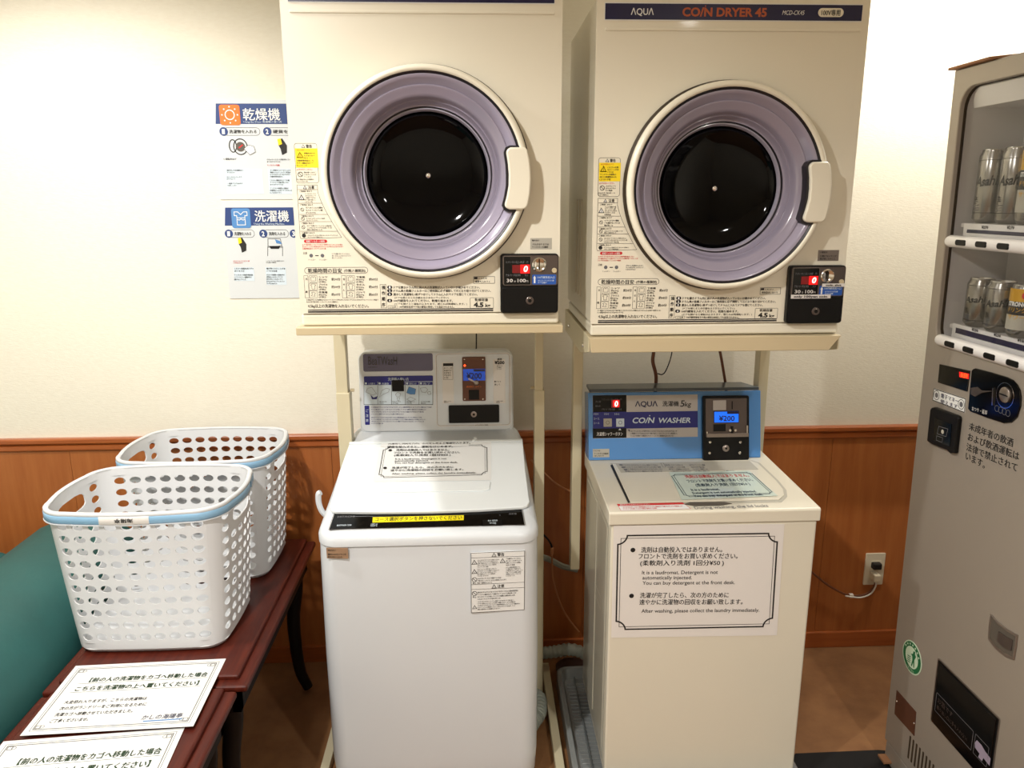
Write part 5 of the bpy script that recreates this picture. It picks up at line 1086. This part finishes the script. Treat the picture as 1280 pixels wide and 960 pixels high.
# cans
def can(x, y, vs_, h_, r, label, art, uoff):
    a = PL(F(0, 0, -.07), F.U, F.V).px(x, y); base = F(a[0]+uoff, vs_, -.032-r-.004)
    tt_ = thing('drink_can', label, 'can', tuple(base+Vector((0, 0, .0005))), 'cans in the vending window')
    P = PL(base+Vector((0, 0, .0005)), (1, 0, 0), (0, 1, 0)); m = MB(); mb = 'can'
    m.lathe(P, (0, 0), [(r*.72, 0), (r*.78, .002), (r, .011), (r, h_-.014), (r*.86, h_-.004), (r*.86, h_)], 32, mb); m.face([P(r*.72*math.cos(k*math.pi/16), r*.72*math.sin(k*math.pi/16), 0) for k in range(32)][::-1], mb); bd = m.add('can_body', tt_, smooth=True)
    m = MB(); m.lathe(P, (0, 0), [(r*.86, h_), (r*.84, h_+.0015), (r*.78, h_+.0008), (r*.76, h_-.004), (.001, h_-.004)], 32, 'can_lid', cap=True); m.prism(P, rr(-.004, -.008, .004, .012, .004), h_-.0035, h_-.002, 'can_lid'); m.add('can_end', tt_, smooth=True)
    Cy = CYL(base+Vector((0, 0, .0005)), r, math.pi+.40); m = MB()
    if art == 'asahi':
        for vv_ in (.14, .86): 
            for k in range(24): a0 = -r*1.4+r*2.8*k/24; a1 = a0+r*2.8/24; m.face([Cy(a0, h_*vv_, .0004), Cy(a1, h_*vv_, .0004), Cy(a1, h_*vv_+.0012, .0004), Cy(a0, h_*vv_+.0012, .0004)], 'ink')
        m.text(Cy, (-.020, h_*.50), (.030, h_*.53), h_*.13, 'Asahi', .0006, 'ink', bold=.03, res=2, slant=.25); m.text(Cy, (-.020, h_*.30), (-.006, h_*.30), .013, '生', .0006, 'ink', bold=.04, res=2)
        for k in range(3): m.text(Cy, (-.020, h_*(.24-.035*k)), (.0, h_*(.24-.035*k)), .003, 'SUPER DRY', .0006, 'ink_grey', bold=.02)
    else:
        for (v0_, v1_, mt_) in ((.70, .95, 'can_gold'), (.45, .70, 'ink'), (.16, .45, 'pale_grey_label')):
            for k in range(28): a0 = -r*2.2+r*4.4*k/28; a1 = a0+r*4.4/28; m.face([Cy(a0, h_*v0_, .0004), Cy(a1, h_*v0_, .0004), Cy(a1, h_*v1_-.001, .0004), Cy(a0, h_*v1_-.001, .0004)], mt_)
        m.text(Cy, (-.022, h_*.615), (.022, h_*.615), .010, 'STRONG', .0008, 'paper', bold=.04, res=2); m.text(Cy, (-.02, h_*.50), (.022, h_*.50), .011, 'ドリンク', .0008, 'can_gold', bold=.04, res=2); m.text(Cy, (-.018, h_*.36), (.022, h_*.36), .011, 'サワー', .0008, 'can_gold', bold=.04, res=2); m.disc(Cy, (.018, h_*.82), .009, .0008, 'red')
    m.add('can_print', bd)
    return tt_
can(1233, 278, vs1, .175, .033, 'tall silver beer can, leftmost on the upper vending shelf', 'asahi', .0)
can(1262, 278, vs1, .175, .033, 'tall silver beer can, second on the upper vending shelf', 'asahi', .0)
can(1288, 278, vs1, .175, .033, 'tall golden can at the picture edge on the upper vending shelf', 'gold', .0)
can(1221, 408, vs2, .122, .033, 'short silver beer can, leftmost on the lower vending shelf', 'asahi', .0)
can(1247, 412, vs2, .122, .033, 'short silver beer can, second on the lower vending shelf', 'asahi', .0)
can(1276, 418, vs2, .122, .033, 'black and gold strong drink can on the lower vending shelf', 'gold', .0)

# ================================================================== outlet, cords, hoses, mat
t = thing('wall_outlet', 'beige double wall outlet low on the wood panelling', 'outlet', (1.495, WY-.008, .26))
m = MB(); O = PL((0, WY-.008, 0), (1, 0, 0), (0, 0, 1)); m.rpx(O, 1080, 691, 1104.3, 730, 0, 'outlet', r=.004, th=.006); pt = m.add('cover_plate', t, bevel=.0015)
m = MB(); m.rpx(O, 1087.5, 700, 1099.5, 723, .006, 'outlet', r=.002, th=.002); m.rpx(O, 1090, 703, 1091, 708, .0082, 'ink'); m.rpx(O, 1095, 703, 1096, 708, .0082, 'ink'); m.add('socket', pt)
t = thing('power_cord', 'power cord with beige plug in the wall outlet, sagging to the cream washer', 'cord', (1.46, 2.60, .24))
p = [onY(x, y, WY-.03) for x, y in ((985, 690), (1003, 705), (1018, 718), (1036, 732), (1056, 742.5), (1074, 744.5), (1087, 740), (1093.5, 731), (1094, 724))]
m = MB(); m.tube(bez(p, 6), .0042, 'cable_brown', 7); c_ = m.add('cable', t, smooth=True)
m = MB(); m.tube(bez([x+Vector((0, -.006, -.005)) for x in p[4:]], 6), .0030, 'cable_white', 7); m.add('white_cable', t, smooth=True)
m = MB(); q_ = onY(1094, 720, WY-.03); m.box(q_.x-.013, q_.x+.013, WY-.050, WY-.016, q_.z-.018, q_.z+.012, 'outlet'); lab(m.add('plug', t, bevel=.004), 'beige plug')
m = MB(); q_ = onY(1064, 744.5, WY-.03); m.box(q_.x-.007, q_.x+.007, q_.y-.007, q_.y+.007, q_.z-.006, q_.z+.006, 'cable_white'); m.add('cable_tag', t)
m = MB(); q_ = onY(1094, 706, WY-.02); m.box(q_.x-.016, q_.x+.018, WY-.040, WY-.016, q_.z-.013, q_.z+.012, 'cable_black'); tag(m.add('black_plug', bevel=.005), 'small black plug in the upper socket of the wall outlet', 'plug')
def cord(name, pts, r, mt, label, Y=2.60, cat='cord', n=6):
    m = MB(); m.tube(bez([onY(x, y, Y) if len(q) == 2 else onY(q[0], q[1], q[2]) for q in pts for x, y in [q[:2]]], n), r, mt, 8)
    return tag(m.add(name, smooth=True), label, cat)
cord('dangling_cord', [(888, 382), (897, 425), (902, 450), (909, 492)], .0045, 'cable_brown', 'straight brown cord behind the blue console, right of the dangling wires', 2.405)
cord('dangling_cord', [(815, 380), (816, 425), (817, 440), (816, 452), (820, 470), (819, 490)], .0058, 'cable_brown', 'brown taped cord hanging below the right dryer', 2.405)
cord('dangling_cord', [(843, 380), (841, 425), (839, 445), (833, 462), (828, 468), (822, 467)], .0020, 'cable_black', 'thin black wire looping beside the brown taped cord', 2.405)
cord('dangling_cord', [(595, 405), (595.5, 425), (595, 445)], .0022, 'cable_black', 'thin black wire hanging below the left dryer', 2.5)
cord('ground_wire', [(664, 575), (682, 593), (696, 605), (708, 612), (716, 615)], .0034, 'cable_tan', 'upper tan wire crossing between the two stands', 2.52)
cord('ground_wire', [(664, 655), (680, 669), (687, 677), (690, 684)], .0034, 'cable_black', 'black wire running down to the small connector between the washers', 2.52)
m = MB(); q_ = onY(690, 689, 2.52); m.box(q_.x-.006, q_.x+.006, q_.y-.005, q_.y+.005, q_.z-.013, q_.z+.013, 'cable_tan'); tag(m.add('wire_connector', bevel=.002), 'small tan connector joining the two wires between the washers', 'connector')
cord('ground_wire', [(690, 694), (690.5, 715), (694, 735), (702, 758), (712, 775), (724, 790)], .0030, 'cable_tan', 'lower tan wire falling from the connector toward the drain pan', 2.52)
cord('water_hose', [(655, 690), (675, 695), (690, 701), (704, 708), (722, 712)], .0115, 'hose', 'thin grey hose sloping across the dark panelling between the washers', 2.585, 'hose')
def corr(pts, r, name, label, mt='hose'):
    P_ = bez(pts, 14); m = MB(); k = len(P_); m.tube(P_, r, mt, 12, taper=lambda f: 1+.09*math.sin(f*k*1.9)); return tag(m.add(name, smooth=True, ang=80), label, 'hose')
corr([onY(640, 822, 2.50), onY(665, 818, 2.50), onY(690, 815, 2.50), onY(715, 812, 2.49), (.40, 2.49, .078), (.46, 2.49, .078)], .0215, 'drain_hose', 'ribbed grey-green drain hose lying along the foot of the wall')
p0 = onZ(673, 878, .05)
corr([(p0.x-.045, p0.y+.06, .04), (p0.x-.02, p0.y+.04, .05), (p0.x, p0.y+.01, .055), (p0.x-.004, p0.y-.05, .05), (p0.x-.018, p0.y-.075, .045), (p0.x-.035, p0.y-.10, .04)], .026, 'drain_hose', 'grey hose bend bulging out beside the white washer near the floor')
m = MB(); q_ = onZ(718, 832, .0); m.lathe(PL((q_.x-.01, 2.535, 0), (1, 0, 0), (0, 1, 0)), (0, 0), [(.062, 0), (.062, .006), (.05, .012), (.02, .014), (.001, .014)], 28, 'steel_dark', cap=True); tag(m.add('floor_drain', smooth=True), 'round dark grey floor drain cover behind the drain pan', 'drain')
m = MB(); m.prism(Z, [(.95, 1.2), (1.30, 1.2), (1.30, 2.035), (1.245, 2.045), (.98, 2.042), (.945, 2.02)], 0, .006, 'rubber_mat'); tag(m.add('floor_mat', bevel=.002), 'black rubber mat on the floor before the vending machine', 'mat')
